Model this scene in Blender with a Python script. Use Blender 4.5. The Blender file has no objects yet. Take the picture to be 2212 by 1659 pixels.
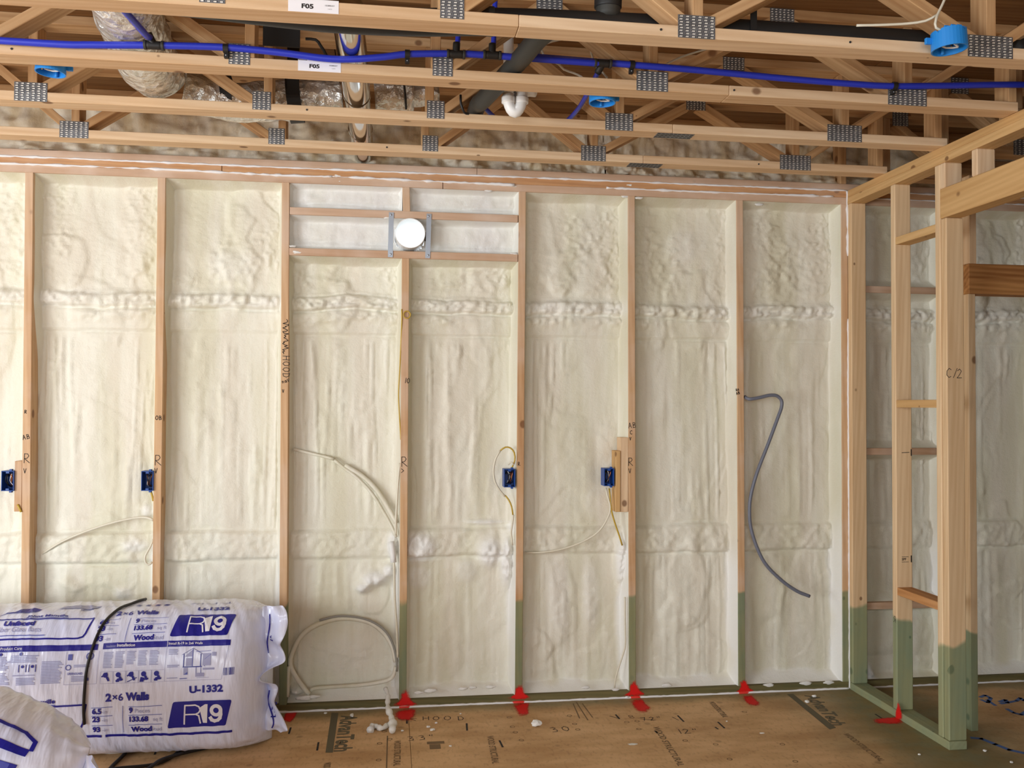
import bpy, bmesh, math, random
import numpy as np
from mathutils import Vector, Matrix, Euler

random.seed(7)
SC = bpy.context.scene
COL = SC.collection
V = Vector

# ---------------------------------------------------------------- camera, sky, light, exposure
F_PX = 1900.87
YAW, PITCH, ROLL = .1393, .0238, .0051
CAM = V((1.748, -4.5964, 1.559))
_cy, _sy, _cp, _sp = math.cos(YAW), math.sin(YAW), math.cos(PITCH), math.sin(PITCH)
C_F = V((_sy * _cp, _cy * _cp, _sp))
_r0 = V((_cy, -_sy, 0)); _u0 = _r0.cross(C_F)
C_R = _r0 * math.cos(ROLL) + _u0 * math.sin(ROLL)
C_U = _u0 * math.cos(ROLL) - _r0 * math.sin(ROLL)
cam = bpy.data.cameras.new('camera')
cam.sensor_fit = 'HORIZONTAL'; cam.sensor_width = 36.0; cam.lens = F_PX / 2212 * 36.0
cam.clip_start = .05; cam.clip_end = 200
cam_ob = bpy.data.objects.new('camera', cam); COL.objects.link(cam_ob)
cam_ob.matrix_world = Matrix(((C_R.x, C_U.x, -C_F.x, CAM.x), (C_R.y, C_U.y, -C_F.y, CAM.y),
                              (C_R.z, C_U.z, -C_F.z, CAM.z), (0, 0, 0, 1)))
SC.camera = cam_ob
SC.view_settings.view_transform = 'Standard'
SC.view_settings.look = 'None'
SC.view_settings.gamma = 1.0
SC.view_settings.use_curve_mapping = False
SC.view_settings.exposure = 0.22

wld = bpy.data.worlds.new('overcast_sky'); SC.world = wld
wld.use_nodes = True
wld.node_tree.nodes['Background'].inputs[0].default_value = (.86, .93, 1.0, 1)
wld.node_tree.nodes['Background'].inputs[1].default_value = 1.9

def area_light(name, loc, target, sx, sy, power, col):
    l = bpy.data.lights.new(name, 'AREA'); l.shape = 'RECTANGLE'; l.size = sx; l.size_y = sy
    l.energy = power; l.color = col
    o = bpy.data.objects.new(name, l); COL.objects.link(o)
    o.location = loc
    o.rotation_euler = (V(target) - V(loc)).to_track_quat('-Z', 'Y').to_euler()
    return o
area_light('daylight_patio_door', (-3.1, -4.6, 1.55), (2.0, -.5, 1.75), 3.2, 2.3, 205, (.91, .96, 1.0))
area_light('daylight_back_windows', (.2, -8.6, 2.0), (1.6, 0, 1.8), 4.0, 1.9, 92, (.92, .96, 1.0))

def P(x, y, X=None, Y=None, Z=None):
    """point of the photograph (2212 x 1659) on the given world plane"""
    d = C_F + C_R * ((x - 1106) / F_PX) - C_U * ((y - 829.5) / F_PX)
    if X is not None: k = (X - CAM.x) / d.x
    elif Y is not None: k = (Y - CAM.y) / d.y
    else: k = (Z - CAM.z) / d.z
    return CAM + d * k

# ---------------------------------------------------------------- helpers: materials
def lin(r, g, b):
    f = lambda c: c / 12.92 if c <= .04045 else ((c + .055) / 1.055) ** 2.4
    return (f(r / 255), f(g / 255), f(b / 255), 1)

class N:
    def __init__(s, name):
        s.m = bpy.data.materials.new(name); s.m.use_nodes = True
        s.t = s.m.node_tree; s.t.nodes.clear()
        s.out = s.n('ShaderNodeOutputMaterial'); s.b = s.n('ShaderNodeBsdfPrincipled')
        s.l(s.b.outputs[0], s.out.inputs[0])
    def n(s, ty, **kw):
        x = s.t.nodes.new(ty)
        for k, v in kw.items(): setattr(x, k, v)
        return x
    def l(s, a, b): s.t.links.new(a, b)
    def put(s, sock, v):
        if isinstance(v, bpy.types.NodeSocket): s.l(v, sock)
        else: sock.default_value = v
    def math(s, op, a, b=0.0, clamp=False):
        x = s.n('ShaderNodeMath', operation=op, use_clamp=clamp)
        s.put(x.inputs[0], a); s.put(x.inputs[1], b); return x.outputs[0]
    def mix(s, f, a, b, blend='MIX'):
        x = s.n('ShaderNodeMix', data_type='RGBA', blend_type=blend)
        s.put(x.inputs[0], f); s.put(x.inputs[6], a); s.put(x.inputs[7], b); return x.outputs[2]
    def ramp(s, f, lo, hi):
        x = s.n('ShaderNodeMapRange', interpolation_type='SMOOTHSTEP')
        s.put(x.inputs[0], f); x.inputs[1].default_value = lo; x.inputs[2].default_value = hi
        return x.outputs[0]
    def noise(s, vec, scale, detail=3.0, rough=.55):
        x = s.n('ShaderNodeTexNoise'); x.inputs['Scale'].default_value = scale
        x.inputs['Detail'].default_value = detail; x.inputs['Roughness'].default_value = rough
        if vec is not None: s.l(vec, x.inputs['Vector'])
        return x.outputs[0]
    def mapping(s, vec, scale=(1, 1, 1), loc=None):
        x = s.n('ShaderNodeMapping'); x.inputs['Scale'].default_value = scale
        if loc is not None: s.put(x.inputs['Location'], loc)
        s.l(vec, x.inputs[0]); return x.outputs[0]
    def obj(s): return s.n('ShaderNodeTexCoord').outputs['Object']
    def pos(s): return s.n('ShaderNodeNewGeometry').outputs['Position']
    def xyz(s, v):
        x = s.n('ShaderNodeSeparateXYZ'); s.l(v, x.inputs[0]); return x.outputs
    def bump(s, h, strength=.3, dist=.01):
        x = s.n('ShaderNodeBump'); x.inputs['Strength'].default_value = strength
        x.inputs['Distance'].default_value = dist; s.l(h, x.inputs['Height'])
        s.l(x.outputs[0], s.b.inputs['Normal'])
    def set(s, col=None, rough=.6, metal=0, spec=.5, **kw):
        if col is not None: s.put(s.b.inputs['Base Color'], col)
        s.put(s.b.inputs['Roughness'], rough); s.put(s.b.inputs['Metallic'], metal)
        s.b.inputs['Specular IOR Level'].default_value = spec
        return s.m

def plain(name, col, rough=.5, metal=0, spec=.5):
    return N(name).set(col, rough, metal, spec)

def wood(name, light, dark, treated=False, haze=0.0, knots=True, rough=.7, greenz=.545):
    m = N(name)
    o = m.obj(); info = m.n('ShaderNodeObjectInfo')
    off = m.n('ShaderNodeCombineXYZ')
    for i, k in enumerate((37.0, 11.0, 19.0)):
        m.l(m.math('MULTIPLY', info.outputs['Random'], k), off.inputs[i])
    base = m.mapping(o, (1, 1, 1), off.outputs[0])
    v = m.mapping(base, (1.3, 26, 26))
    g1 = m.noise(v, 1.0, 5, .6)
    wv = m.n('ShaderNodeTexWave', wave_type='BANDS', bands_direction='DIAGONAL')
    wv.inputs['Scale'].default_value = 3.2; wv.inputs['Distortion'].default_value = 5.5
    wv.inputs['Detail'].default_value = 2.0; wv.inputs['Detail Scale'].default_value = .8
    m.l(m.mapping(base, (.35, 7, 7)), wv.inputs['Vector'])
    f = m.math('ADD', m.math('MULTIPLY', m.ramp(g1, .3, .75), .6), m.math('MULTIPLY', wv.outputs['Fac'], .3), True)
    col = m.mix(f, light, dark)
    col = m.mix(m.math('MULTIPLY', info.outputs['Random'], .5), col, lin(226, 206, 180), 'MULTIPLY')
    blot = m.ramp(m.noise(m.mapping(base, (2.2, 9, 9)), 1.0, 3), .52, .75)
    col = m.mix(m.math('MULTIPLY', blot, .3), col, dark)
    if knots:
        vo = m.n('ShaderNodeTexVoronoi'); vo.inputs['Scale'].default_value = 1.0
        m.l(m.mapping(base, (7, 9, 9)), vo.inputs['Vector'])
        sep = m.n('ShaderNodeSeparateColor'); m.l(vo.outputs['Color'], sep.inputs[0])
        rad = m.math('MULTIPLY', m.ramp(sep.outputs[0], .25, 1.0), .19)
        k = m.math('SUBTRACT', 1.0, m.ramp(m.math('DIVIDE', vo.outputs['Distance'], m.math('ADD', rad, .012)), .55, 1.0), True)
        k = m.math('MULTIPLY', k, m.math('GREATER_THAN', sep.outputs[0], .35))
        col = m.mix(m.math('MULTIPLY', k, .75), col, lin(104, 62, 34))
    p = m.pos()
    if haze > 0:
        hz = m.ramp(m.noise(m.mapping(p, (1.5, 1.5, 1.5)), 2.0, 4), .42, .7)
        zz = m.xyz(p)[2]
        hz2 = m.math('MULTIPLY', m.math('ADD', hz, m.math('MULTIPLY', m.ramp(zz, 1.9, 2.7), .6)), haze, True)
        col = m.mix(hz2, col, lin(220, 196, 176))
    if treated:
        z = m.math('ADD', m.xyz(p)[2], m.math('MULTIPLY', m.math('SUBTRACT', m.noise(m.mapping(p, (1, 1, .6)), 6.0, 2), .5), .16))
        gm = m.math('SUBTRACT', 1.0, m.ramp(z, greenz - .012, greenz + .012))
        gvar = m.mix(m.ramp(m.noise(m.mapping(p, (1, 1, .4)), 7.0, 4), .35, .7), lin(122, 146, 108), lin(86, 136, 114))
        gg = m.mix(.4, gvar, m.mix(.6, col, gvar, 'MULTIPLY'))
        col = m.mix(m.math('MULTIPLY', gm, .9), col, gg)
    m.bump(m.math('ADD', g1, m.math('MULTIPLY', m.noise(base, 160, 2), .4)), .12, .004)
    return m.set(col, rough, 0, .25)

PINE_L, PINE_D = lin(240, 214, 180), lin(214, 178, 138)
W_PINE = wood('pine_framing_lumber', PINE_L, PINE_D)
W_WEB = wood('pine_truss_web', lin(218, 182, 138), lin(178, 134, 90))
W_STUD = wood('oversprayed_wall_stud', lin(224, 190, 150), lin(194, 152, 112), True, .5)
W_PLATE = wood('orange_wall_plate', lin(220, 170, 116), lin(180, 124, 74), False, .2)
W_PLATE2 = wood('hazed_wall_plate', lin(214, 180, 150), lin(184, 144, 110), False, .6)
W_SOLE = wood('treated_sole_plate', lin(124, 112, 74), lin(88, 88, 56), False, 0, False, .75)
W_PART = wood('pine_partition_stud', lin(236, 210, 172), lin(212, 178, 136), True, 0, True, .7, .47)
W_HEAD = wood('golden_header_lumber', lin(226, 190, 136), lin(200, 158, 104))
W_STREAK = wood('streaked_brown_lumber', lin(204, 150, 92), lin(130, 78, 38), False, 0, False)
W_DARK = wood('brown_deck_lumber', lin(160, 124, 86), lin(118, 84, 54))

def foam_mat(name, c1, c2, c3):
    m = N(name); p = m.pos()
    st = m.noise(m.mapping(p, (9, 3, 1.1)), 1.0, 4)
    n2 = m.noise(m.mapping(p, (6, 3, .8)), 1.0, 4)
    col = m.mix(m.ramp(st, .36, .64), c1, c2)
    col = m.mix(m.math('MULTIPLY', m.ramp(n2, .42, .66), .6), col, c3)
    fr = m.n('ShaderNodeAttribute'); fr.attribute_name = 'whiter'  # whitening mask: lumps, right-hand edges, roll and foot of each bay
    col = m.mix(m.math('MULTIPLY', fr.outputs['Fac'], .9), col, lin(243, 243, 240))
    fine = m.noise(p, 130, 4, .65); mid = m.noise(p, 36, 3)
    m.bump(m.math('ADD', m.math('MULTIPLY', fine, .6), mid), .42, .006)
    return m.set(col, .5, 0, .45)
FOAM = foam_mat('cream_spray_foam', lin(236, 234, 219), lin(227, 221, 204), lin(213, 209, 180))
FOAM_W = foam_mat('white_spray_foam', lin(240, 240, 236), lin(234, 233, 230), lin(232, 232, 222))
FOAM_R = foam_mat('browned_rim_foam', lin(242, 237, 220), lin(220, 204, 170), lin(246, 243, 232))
CAULK = plain('white_caulk', lin(244, 243, 244), .5)
WHITE = plain('white_plastic', lin(240, 240, 238), .35)
CABLE_W = plain('cream_cable_jacket', lin(226, 220, 200), .45)
CABLE_Y = plain('yellow_cable_jacket', lin(196, 164, 62), .4)
GREYCAB = plain('dusty_grey_cable', lin(150, 148, 140), .6)
CONDUIT = plain('grey_liquidtight_conduit', lin(112, 116, 130), .45)
BLACK = plain('black_pipe_plastic', lin(34, 34, 34), .55)
DKGREY = plain('dark_grey_pipe', lin(58, 58, 54), .6)
BLACKC = plain('black_rubber_cord', lin(26, 24, 24), .45)
BLUEPEX = plain('blue_water_tubing', lin(44, 62, 206), .38)
BOXBLUE = plain('bright_blue_box_plastic', lin(36, 140, 226), .45)
ELBLUE = plain('navy_blue_box_plastic', lin(20, 72, 152), .4)
COPPER = plain('bare_copper_wire', lin(190, 116, 70), .35, .9)
WIREBK = plain('black_wire_insulation', lin(30, 30, 32), .4)
ZINC = plain('galvanised_strap', lin(178, 186, 196), .38, .85)
PAPER = plain('white_paper_label', lin(246, 244, 248), .6)
INK = plain('black_ink', lin(36, 30, 28), .8)
PENCIL = plain('graphite_marking', lin(58, 50, 44), .8)
NAVY = plain('navy_print', lin(28, 30, 142), .35)
GREYB = plain('pale_blue_grey_print', lin(158, 160, 200), .4)
MIDB = plain('mid_blue_print', lin(84, 92, 176), .4)
BAGWH = plain('white_print', lin(236, 236, 246), .35)

def metal_foil():
    m = N('crinkled_foil_jacket'); o = m.obj()
    vo = m.n('ShaderNodeTexVoronoi'); vo.inputs['Scale'].default_value = 26
    m.l(m.mapping(o, (1, 1, 1)), vo.inputs['Vector'])
    h = m.math('ADD', m.noise(o, 22, 4, .6), m.math('MULTIPLY', vo.outputs['Distance'], .8))
    m.bump(h, .9, .02)
    col = m.mix(m.ramp(m.noise(o, 9, 2), .4, .65), lin(226, 226, 220), lin(246, 246, 242))
    return m.set(col, .24, .6)
FOIL = metal_foil()
def duct_metal():
    m = N('shiny_galvanised_duct')
    m.bump(m.noise(m.obj(), 6, 2), .1, .01)
    return m.set(lin(206, 204, 200), .1, 1.0)
DUCT = duct_metal()
def gusset_mat():
    m = N('punched_steel_plate')
    col = m.mix(m.ramp(m.noise(m.obj(), 30, 3), .4, .7), lin(112, 114, 118), lin(142, 144, 148))
    return m.set(col, .5, .5)
GUSS = gusset_mat()
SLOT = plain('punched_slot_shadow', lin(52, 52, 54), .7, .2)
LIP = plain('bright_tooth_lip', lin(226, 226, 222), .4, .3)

def bag_film():
    m = N('white_bag_film'); o = m.obj()
    w = m.noise(m.mapping(o, (7, 2.5, 2.5)), 2.0, 2, .5)
    v = m.noise(m.mapping(o, (26, 6, 6), (1.3, 0, 0)), 1.6, 2)
    m.bump(m.math('ADD', w, m.math('MULTIPLY', v, .6)), .4, .02)
    col = m.mix(m.ramp(m.noise(o, 4, 2), .4, .7), lin(228, 232, 253), lin(216, 222, 249))
    return m.set(col, .22, 0, .6)
FILM = bag_film()

def floor_mat():
    m = N('brown_subfloor_panel'); p = m.pos()
    x, y, z = m.xyz(p)
    n1 = m.noise(m.mapping(p, (1.0, 2.6, 1)), 2.3, 5, .6)
    col = m.mix(m.ramp(n1, .3, .72), lin(222, 184, 136), lin(190, 150, 102))
    fl = m.noise(m.mapping(p, (30, 14, 1)), 2.0, 3)
    col = m.mix(m.math('MULTIPLY', m.ramp(fl, .5, .72), .25), col, lin(110, 72, 40))
    vo = m.n('ShaderNodeTexVoronoi'); vo.inputs['Scale'].default_value = 6.0
    m.l(p, vo.inputs['Vector'])
    sp = m.math('SUBTRACT', 1.0, m.ramp(vo.outputs['Distance'], .05, .13))
    col = m.mix(m.math('MULTIPLY', sp, .35), col, lin(84, 56, 30))
    # borate overspray stains: a band along the back wall and a wide patch beside the partition
    nn = m.math('MULTIPLY', m.math('SUBTRACT', m.noise(p, 3.2, 4), .5), .5)
    dwall = m.math('ADD', m.math('MULTIPLY', y, -1.0), m.math('MULTIPLY', nn, .35))
    band = m.math('MULTIPLY', m.math('SUBTRACT', 1.0, m.ramp(dwall, .03, .16)), .6)
    dpart = m.math('ADD', m.math('ABSOLUTE', m.math('SUBTRACT', x, 4.3)), nn)
    patch = m.math('MULTIPLY', m.math('SUBTRACT', 1.0, m.ramp(dpart, .1, .62)), .75)
    fade = m.ramp(m.math('ADD', y, nn), -2.3, -1.0)
    g = m.math('MAXIMUM', band, m.math('MULTIPLY', patch, m.math('ADD', m.math('MULTIPLY', fade, .7), .3)))
    col = m.mix(g, col, m.mix(m.ramp(m.noise(p, 8, 3), .4, .65), lin(104, 104, 66), lin(92, 110, 84)))
    m.bump(m.noise(p, 90, 3), .15, .003)
    return m.set(col, .62, 0, .3)
FLOORM = floor_mat()
DECKM = wood('brown_osb_deck', lin(158, 122, 82), lin(116, 84, 52), False, 0, False)

def spray(name, col):
    m = N(name)
    a = m.n('ShaderNodeAttribute'); a.attribute_name = 'fade'
    nz = m.noise(m.pos(), 60, 4, .7)
    f = m.ramp(m.math('ADD', a.outputs['Fac'], m.math('MULTIPLY', m.math('SUBTRACT', nz, .5), .9)), .12, .75)
    m.put(m.b.inputs['Alpha'], f)
    return m.set(col, .6, 0, .3)
REDP = spray('red_marking_paint', lin(222, 26, 22))
PRINTF = spray('faded_floor_print', lin(84, 84, 66))
BLUEP = plain('blue_marking_paint', lin(72, 108, 176), .7)

# ---------------------------------------------------------------- helpers: objects
def tag(o, label=None, cat=None, group=None, kind=None):
    if label: o['label'] = label
    if cat: o['category'] = cat
    if group: o['group'] = group
    if kind: o['kind'] = kind
    return o

def empty(name, loc, label=None, cat=None, group=None, kind=None):
    o = bpy.data.objects.new(name, None); COL.objects.link(o)
    o.location = loc; o.empty_display_size = .1
    WM[o.name] = Matrix.Translation(loc)
    return tag(o, label, cat, group, kind)
WM = {}

def place(o, parent=None, world=None):
    """link o under parent so that its world matrix is `world`"""
    world = world or Matrix.Identity(4)
    WM[o.name] = world
    if parent is not None:
        o.parent = parent
        o.matrix_parent_inverse = WM[parent.name].inverted()
    o.matrix_basis = world
    return o

def mesh_ob(name, verts, faces, mats, parent=None, world=None, smooth=False, fmat=None):
    me = bpy.data.meshes.new(name)
    me.from_pydata([tuple(v) for v in verts], [], faces)
    for m in (mats if isinstance(mats, (list, tuple)) else [mats]): me.materials.append(m)
    if smooth: me.polygons.foreach_set('use_smooth', [True] * len(me.polygons))
    if fmat is not None: me.polygons.foreach_set('material_index', fmat)
    me.update()
    o = bpy.data.objects.new(name, me); COL.objects.link(o)
    return place(o, parent, world)

def base_origin(o):
    """move a top-level mesh's origin to the bottom centre of its bounds"""
    me = o.data
    co = np.empty(len(me.vertices) * 3, np.float32); me.vertices.foreach_get('co', co)
    co = co.reshape(-1, 3)
    c = np.array([(co[:, 0].min() + co[:, 0].max()) / 2, (co[:, 1].min() + co[:, 1].max()) / 2, co[:, 2].min()], np.float32)
    me.vertices.foreach_set('co', (co - c).ravel()); me.update()
    w = WM[o.name] @ Matrix.Translation(V([float(k) for k in c]))
    WM[o.name] = w; o.matrix_basis = w
    return o

def bevel_box(lx, ly, lz, bv=.002):
    bm = bmesh.new()
    bmesh.ops.create_cube(bm, size=1.0)
    bmesh.ops.scale(bm, vec=(lx, ly, lz), verts=bm.verts)
    if bv: bmesh.ops.bevel(bm, geom=bm.edges[:], offset=min(bv, lx / 4, ly / 4, lz / 4), segments=1, affect='EDGES')
    return bm

def bm_ob(name, bm, mats, parent=None, world=None, smooth=False):
    me = bpy.data.meshes.new(name); bm.to_mesh(me); bm.free()
    for m in (mats if isinstance(mats, (list, tuple)) else [mats]): me.materials.append(m)
    if smooth: me.polygons.foreach_set('use_smooth', [True] * len(me.polygons))
    o = bpy.data.objects.new(name, me); COL.objects.link(o)
    return place(o, parent, world)

def boxb(parent, name, x0, x1, y0, y1, z0, z1, mat, bv=.002):
    """axis-aligned board; its local X is its long axis so that the grain follows it"""
    d = [x1 - x0, y1 - y0, z1 - z0]
    a = d.index(max(d))
    if a == 0: R = Matrix.Identity(3); dd = d
    elif a == 1: R = Matrix(((0, -1, 0), (1, 0, 0), (0, 0, 1))); dd = [d[1], d[0], d[2]]
    else: R = Matrix(((0, 0, -1), (0, 1, 0), (1, 0, 0))); dd = [d[2], d[1], d[0]]
    w = Matrix.Translation(((x0 + x1) / 2, (y0 + y1) / 2, (z0 + z1) / 2)) @ R.to_4x4()
    return bm_ob(name, bevel_box(*dd, bv), mat, parent, w)

def board(parent, name, p0, p1, wdir, w, t, mat, bv=.002):
    """board from p0 to p1, width w along wdir, thickness t across"""
    p0, p1, wdir = V(p0), V(p1), V(wdir).normalized()
    ax = (p1 - p0).normalized(); n = ax.cross(wdir).normalized(); wd = n.cross(ax)
    R = Matrix((ax, wd, n)).transposed().to_4x4()
    return bm_ob(name, bevel_box((p1 - p0).length, w, t, bv), mat, parent, Matrix.Translation((p0 + p1) / 2) @ R)

def spline(pts, step=.02):
    pts = [V(p) for p in pts]
    if len(pts) == 2: return [pts[0].lerp(pts[1], i / 4) for i in range(5)]
    out = []
    for i in range(len(pts) - 1):
        p1, p2 = pts[i], pts[i + 1]
        p0 = pts[i - 1] if i else p1 * 2 - p2
        p3 = pts[i + 2] if i + 2 < len(pts) else p2 * 2 - p1
        n = max(2, int((p2 - p1).length / step))
        for k in range(n):
            t = k / n
            out.append(.5 * ((2 * p1) + (p2 - p0) * t + (2 * p0 - 5 * p1 + 4 * p2 - p3) * t * t + (3 * p1 - p0 - 3 * p2 + p3) * t ** 3))
    out.append(pts[-1])
    return out

def tube_geo(pts, r, seg=8, caps=True, base=0, rfun=None):
    n = len(pts); verts = []; faces = []
    tang = [(pts[min(i + 1, n - 1)] - pts[max(i - 1, 0)]).normalized() for i in range(n)]
    up = V((0, 0, 1)) if abs(tang[0].z) < .9 else V((1, 0, 0))
    a = tang[0].cross(up).normalized()
    for i in range(n):
        a = (a - tang[i] * a.dot(tang[i])).normalized(); b = tang[i].cross(a)
        rr = rfun(i / (n - 1)) * r if rfun else r
        for k in range(seg):
            q = 2 * math.pi * k / seg
            verts.append(pts[i] + (a * math.cos(q) + b * math.sin(q)) * rr)
    for i in range(n - 1):
        for k in range(seg):
            k2 = (k + 1) % seg
            faces.append((base + i * seg + k, base + i * seg + k2, base + (i + 1) * seg + k2, base + (i + 1) * seg + k))
    if caps:
        faces.append(tuple(base + k for k in range(seg))[::-1])
        faces.append(tuple(base + (n - 1) * seg + k for k in range(seg)))
    return verts, faces

def tube(name, pts, r, mat, parent=None, seg=8, step=.02, rfun=None, smooth=True, raw=False, caps=True):
    v, f = tube_geo([V(p) for p in pts] if raw else spline(pts, step), r, seg, caps, 0, rfun)
    return mesh_ob(name, v, f, mat, parent, None, smooth)

def ring_tube(name, p0, p1, r_out, r_in, mat, parent=None, seg=28):
    """open pipe with wall thickness"""
    p0, p1 = V(p0), V(p1); ax = (p1 - p0).normalized()
    a = ax.orthogonal().normalized(); b = ax.cross(a); vs = []; fs = []
    for p, r in ((p0, r_out), (p1, r_out), (p1, r_in), (p0, r_in)):
        for k in range(seg):
            q = 2 * math.pi * k / seg; vs.append(p + (a * math.cos(q) + b * math.sin(q)) * r)
    for j in range(4):
        j2 = (j + 1) % 4
        for k in range(seg):
            k2 = (k + 1) % seg
            fs.append((j * seg + k, j * seg + k2, j2 * seg + k2, j2 * seg + k))
    return mesh_ob(name, vs, fs, mat, parent, None, False)

# numpy value noise
def vnoise(X, Z, fx, fz, seed):
    rs = np.random.RandomState(seed)
    G = rs.rand(64, 64).astype(np.float32)
    x = X * fx + seed * 1.37; z = Z * fz + seed * 2.11
    xi = np.floor(x).astype(int); zi = np.floor(z).astype(int)
    u = x - xi; v = z - zi
    u = u * u * (3 - 2 * u); v = v * v * (3 - 2 * v)
    g = lambda a, b: G[a % 64, b % 64]
    return (g(xi, zi) * (1 - u) + g(xi + 1, zi) * u) * (1 - v) + (g(xi, zi + 1) * (1 - u) + g(xi + 1, zi + 1) * u) * v
def fbm(X, Z, fx, fz, seed, o=3):
    s = 0; a = .5
    for k in range(o):
        s = s + a * vnoise(X, Z, fx * 2 ** k, fz * 2 ** k, seed + 17 * k); a *= .5
    return s / (1 - .5 ** o)
def sstep(x, a, b):
    t = np.clip((x - a) / (b - a), 0, 1); return t * t * (3 - 2 * t)

def grid_ob(name, X, Y, Z, mat, parent=None, smooth=True, keep=None):
    nz, nx = X.shape
    me = bpy.data.meshes.new(name)
    co = np.stack([X, Y, Z], -1).reshape(-1, 3).astype(np.float32)
    idx = np.arange(nz * nx).reshape(nz, nx)
    q = np.stack([idx[:-1, :-1], idx[:-1, 1:], idx[1:, 1:], idx[1:, :-1]], -1).reshape(-1, 4)
    if keep is not None: q = q[keep.reshape(-1)]
    me.vertices.add(len(co)); me.vertices.foreach_set('co', co.ravel())
    me.loops.add(q.size); me.loops.foreach_set('vertex_index', q.ravel().astype(np.int32))
    me.polygons.add(len(q)); me.polygons.foreach_set('loop_start', np.arange(0, q.size, 4, dtype=np.int32))
    me.polygons.foreach_set('use_smooth', np.ones(len(q), bool) if smooth else np.zeros(len(q), bool))
    me.materials.append(mat); me.update(calc_edges=True); me.validate()
    o = bpy.data.objects.new(name, me); COL.objects.link(o)
    return place(o, parent)

# ---- lettering and strokes -> flat geometry in (u, v)
_txt = {}
def text_geo(s, size, bold=0.0):
    key = (s, bold)
    if key not in _txt:
        c = bpy.data.curves.new('lettering', 'FONT'); c.body = s; c.size = 1.0; c.offset = bold
        c.resolution_u = 3; c.fill_mode = 'FRONT'
        o = bpy.data.objects.new('lettering', c); COL.objects.link(o)
        me = o.to_mesh()
        vs = [(v.co.x, v.co.y) for v in me.vertices]; fs = [tuple(p.vertices) for p in me.polygons]
        o.to_mesh_clear(); bpy.data.objects.remove(o); bpy.data.curves.remove(c)
        _txt[key] = (vs, fs)
    vs, fs = _txt[key]
    return [(x * size, y * size) for x, y in vs], fs

class Flat:
    """collects flat print in (u, v) and builds it through a mapping function as one mesh"""
    def __init__(s): s.v = []; s.f = []
    def add(s, vs, fs):
        b = len(s.v); s.v += list(vs); s.f += [tuple(i + b for i in f) for f in fs]
    def text(s, t, u, v, h=None, w=None, bold=0.0, rot=0.0, shear=0.0):
        vs, fs = text_geo(t, 1.0, bold)
        x0 = min(a for a, _ in vs); x1 = max(a for a, _ in vs)
        cap = .7
        sy = h / cap if h else None
        sx = w / (x1 - x0) if w else sy
        sy = sy or sx
        c, n = math.cos(rot), math.sin(rot)
        o = []
        for a, b in vs:
            p, q = (a - x0) * sx, b * sy
            p += q * shear
            o.append((u + p * c - q * n, v + p * n + q * c))
        s.add(o, fs)
    def rect(s, u0, v0, u1, v1): s.add([(u0, v0), (u1, v0), (u1, v1), (u0, v1)], [(0, 1, 2, 3)])
    def poly(s, pts): s.add(pts, [tuple(range(len(pts)))])
    def line(s, pts, w):
        for (a, b), (c, d) in zip(pts, pts[1:]):
            L = math.hypot(c - a, d - b) or 1e-6; nx, ny = -(d - b) / L * w / 2, (c - a) / L * w / 2
            ex, ey = (c - a) / L * w * .3, (d - b) / L * w * .3
            s.add([(a + nx - ex, b + ny - ey), (a - nx - ex, b - ny - ey), (c - nx + ex, d - ny + ey), (c + nx + ex, d + ny + ey)], [(0, 1, 2, 3)])
    def disc(s, u, v, r, n=14): s.poly([(u + r * math.cos(2 * math.pi * k / n), v + r * math.sin(2 * math.pi * k / n)) for k in range(n)])
    def ringd(s, u, v, r, w, n=16): s.line([(u + r * math.cos(2 * math.pi * k / n), v + r * math.sin(2 * math.pi * k / n)) for k in range(n + 1)], w)
    def build(s, name, fn, mat, parent, cut=None):
        bm = bmesh.new()
        vv = [bm.verts.new((a, b, 0)) for a, b in s.v]
        for f in s.f:
            try: bm.faces.new([vv[i] for i in f])
            except ValueError: pass
        bmesh.ops.triangulate(bm, faces=[f for f in bm.faces if len(f.verts) > 4])
        if cut:
            us = [a for a, _ in s.v]; ws = [b for _, b in s.v]
            for ax, lo, hi in ((0, min(us), max(us)), (1, min(ws), max(ws))):
                st = cut[ax]
                if not st: continue
                k = math.ceil(lo / st) * st
                while k < hi:
                    co = (k, 0, 0) if ax == 0 else (0, k, 0); no = (1, 0, 0) if ax == 0 else (0, 1, 0)
                    bmesh.ops.bisect_plane(bm, geom=bm.verts[:] + bm.edges[:] + bm.faces[:], dist=1e-6, plane_co=co, plane_no=no)
                    k += st
        for v in bm.verts: v.co = fn(v.co.x, v.co.y)
        return bm_ob(name, bm, mat, parent)

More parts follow.
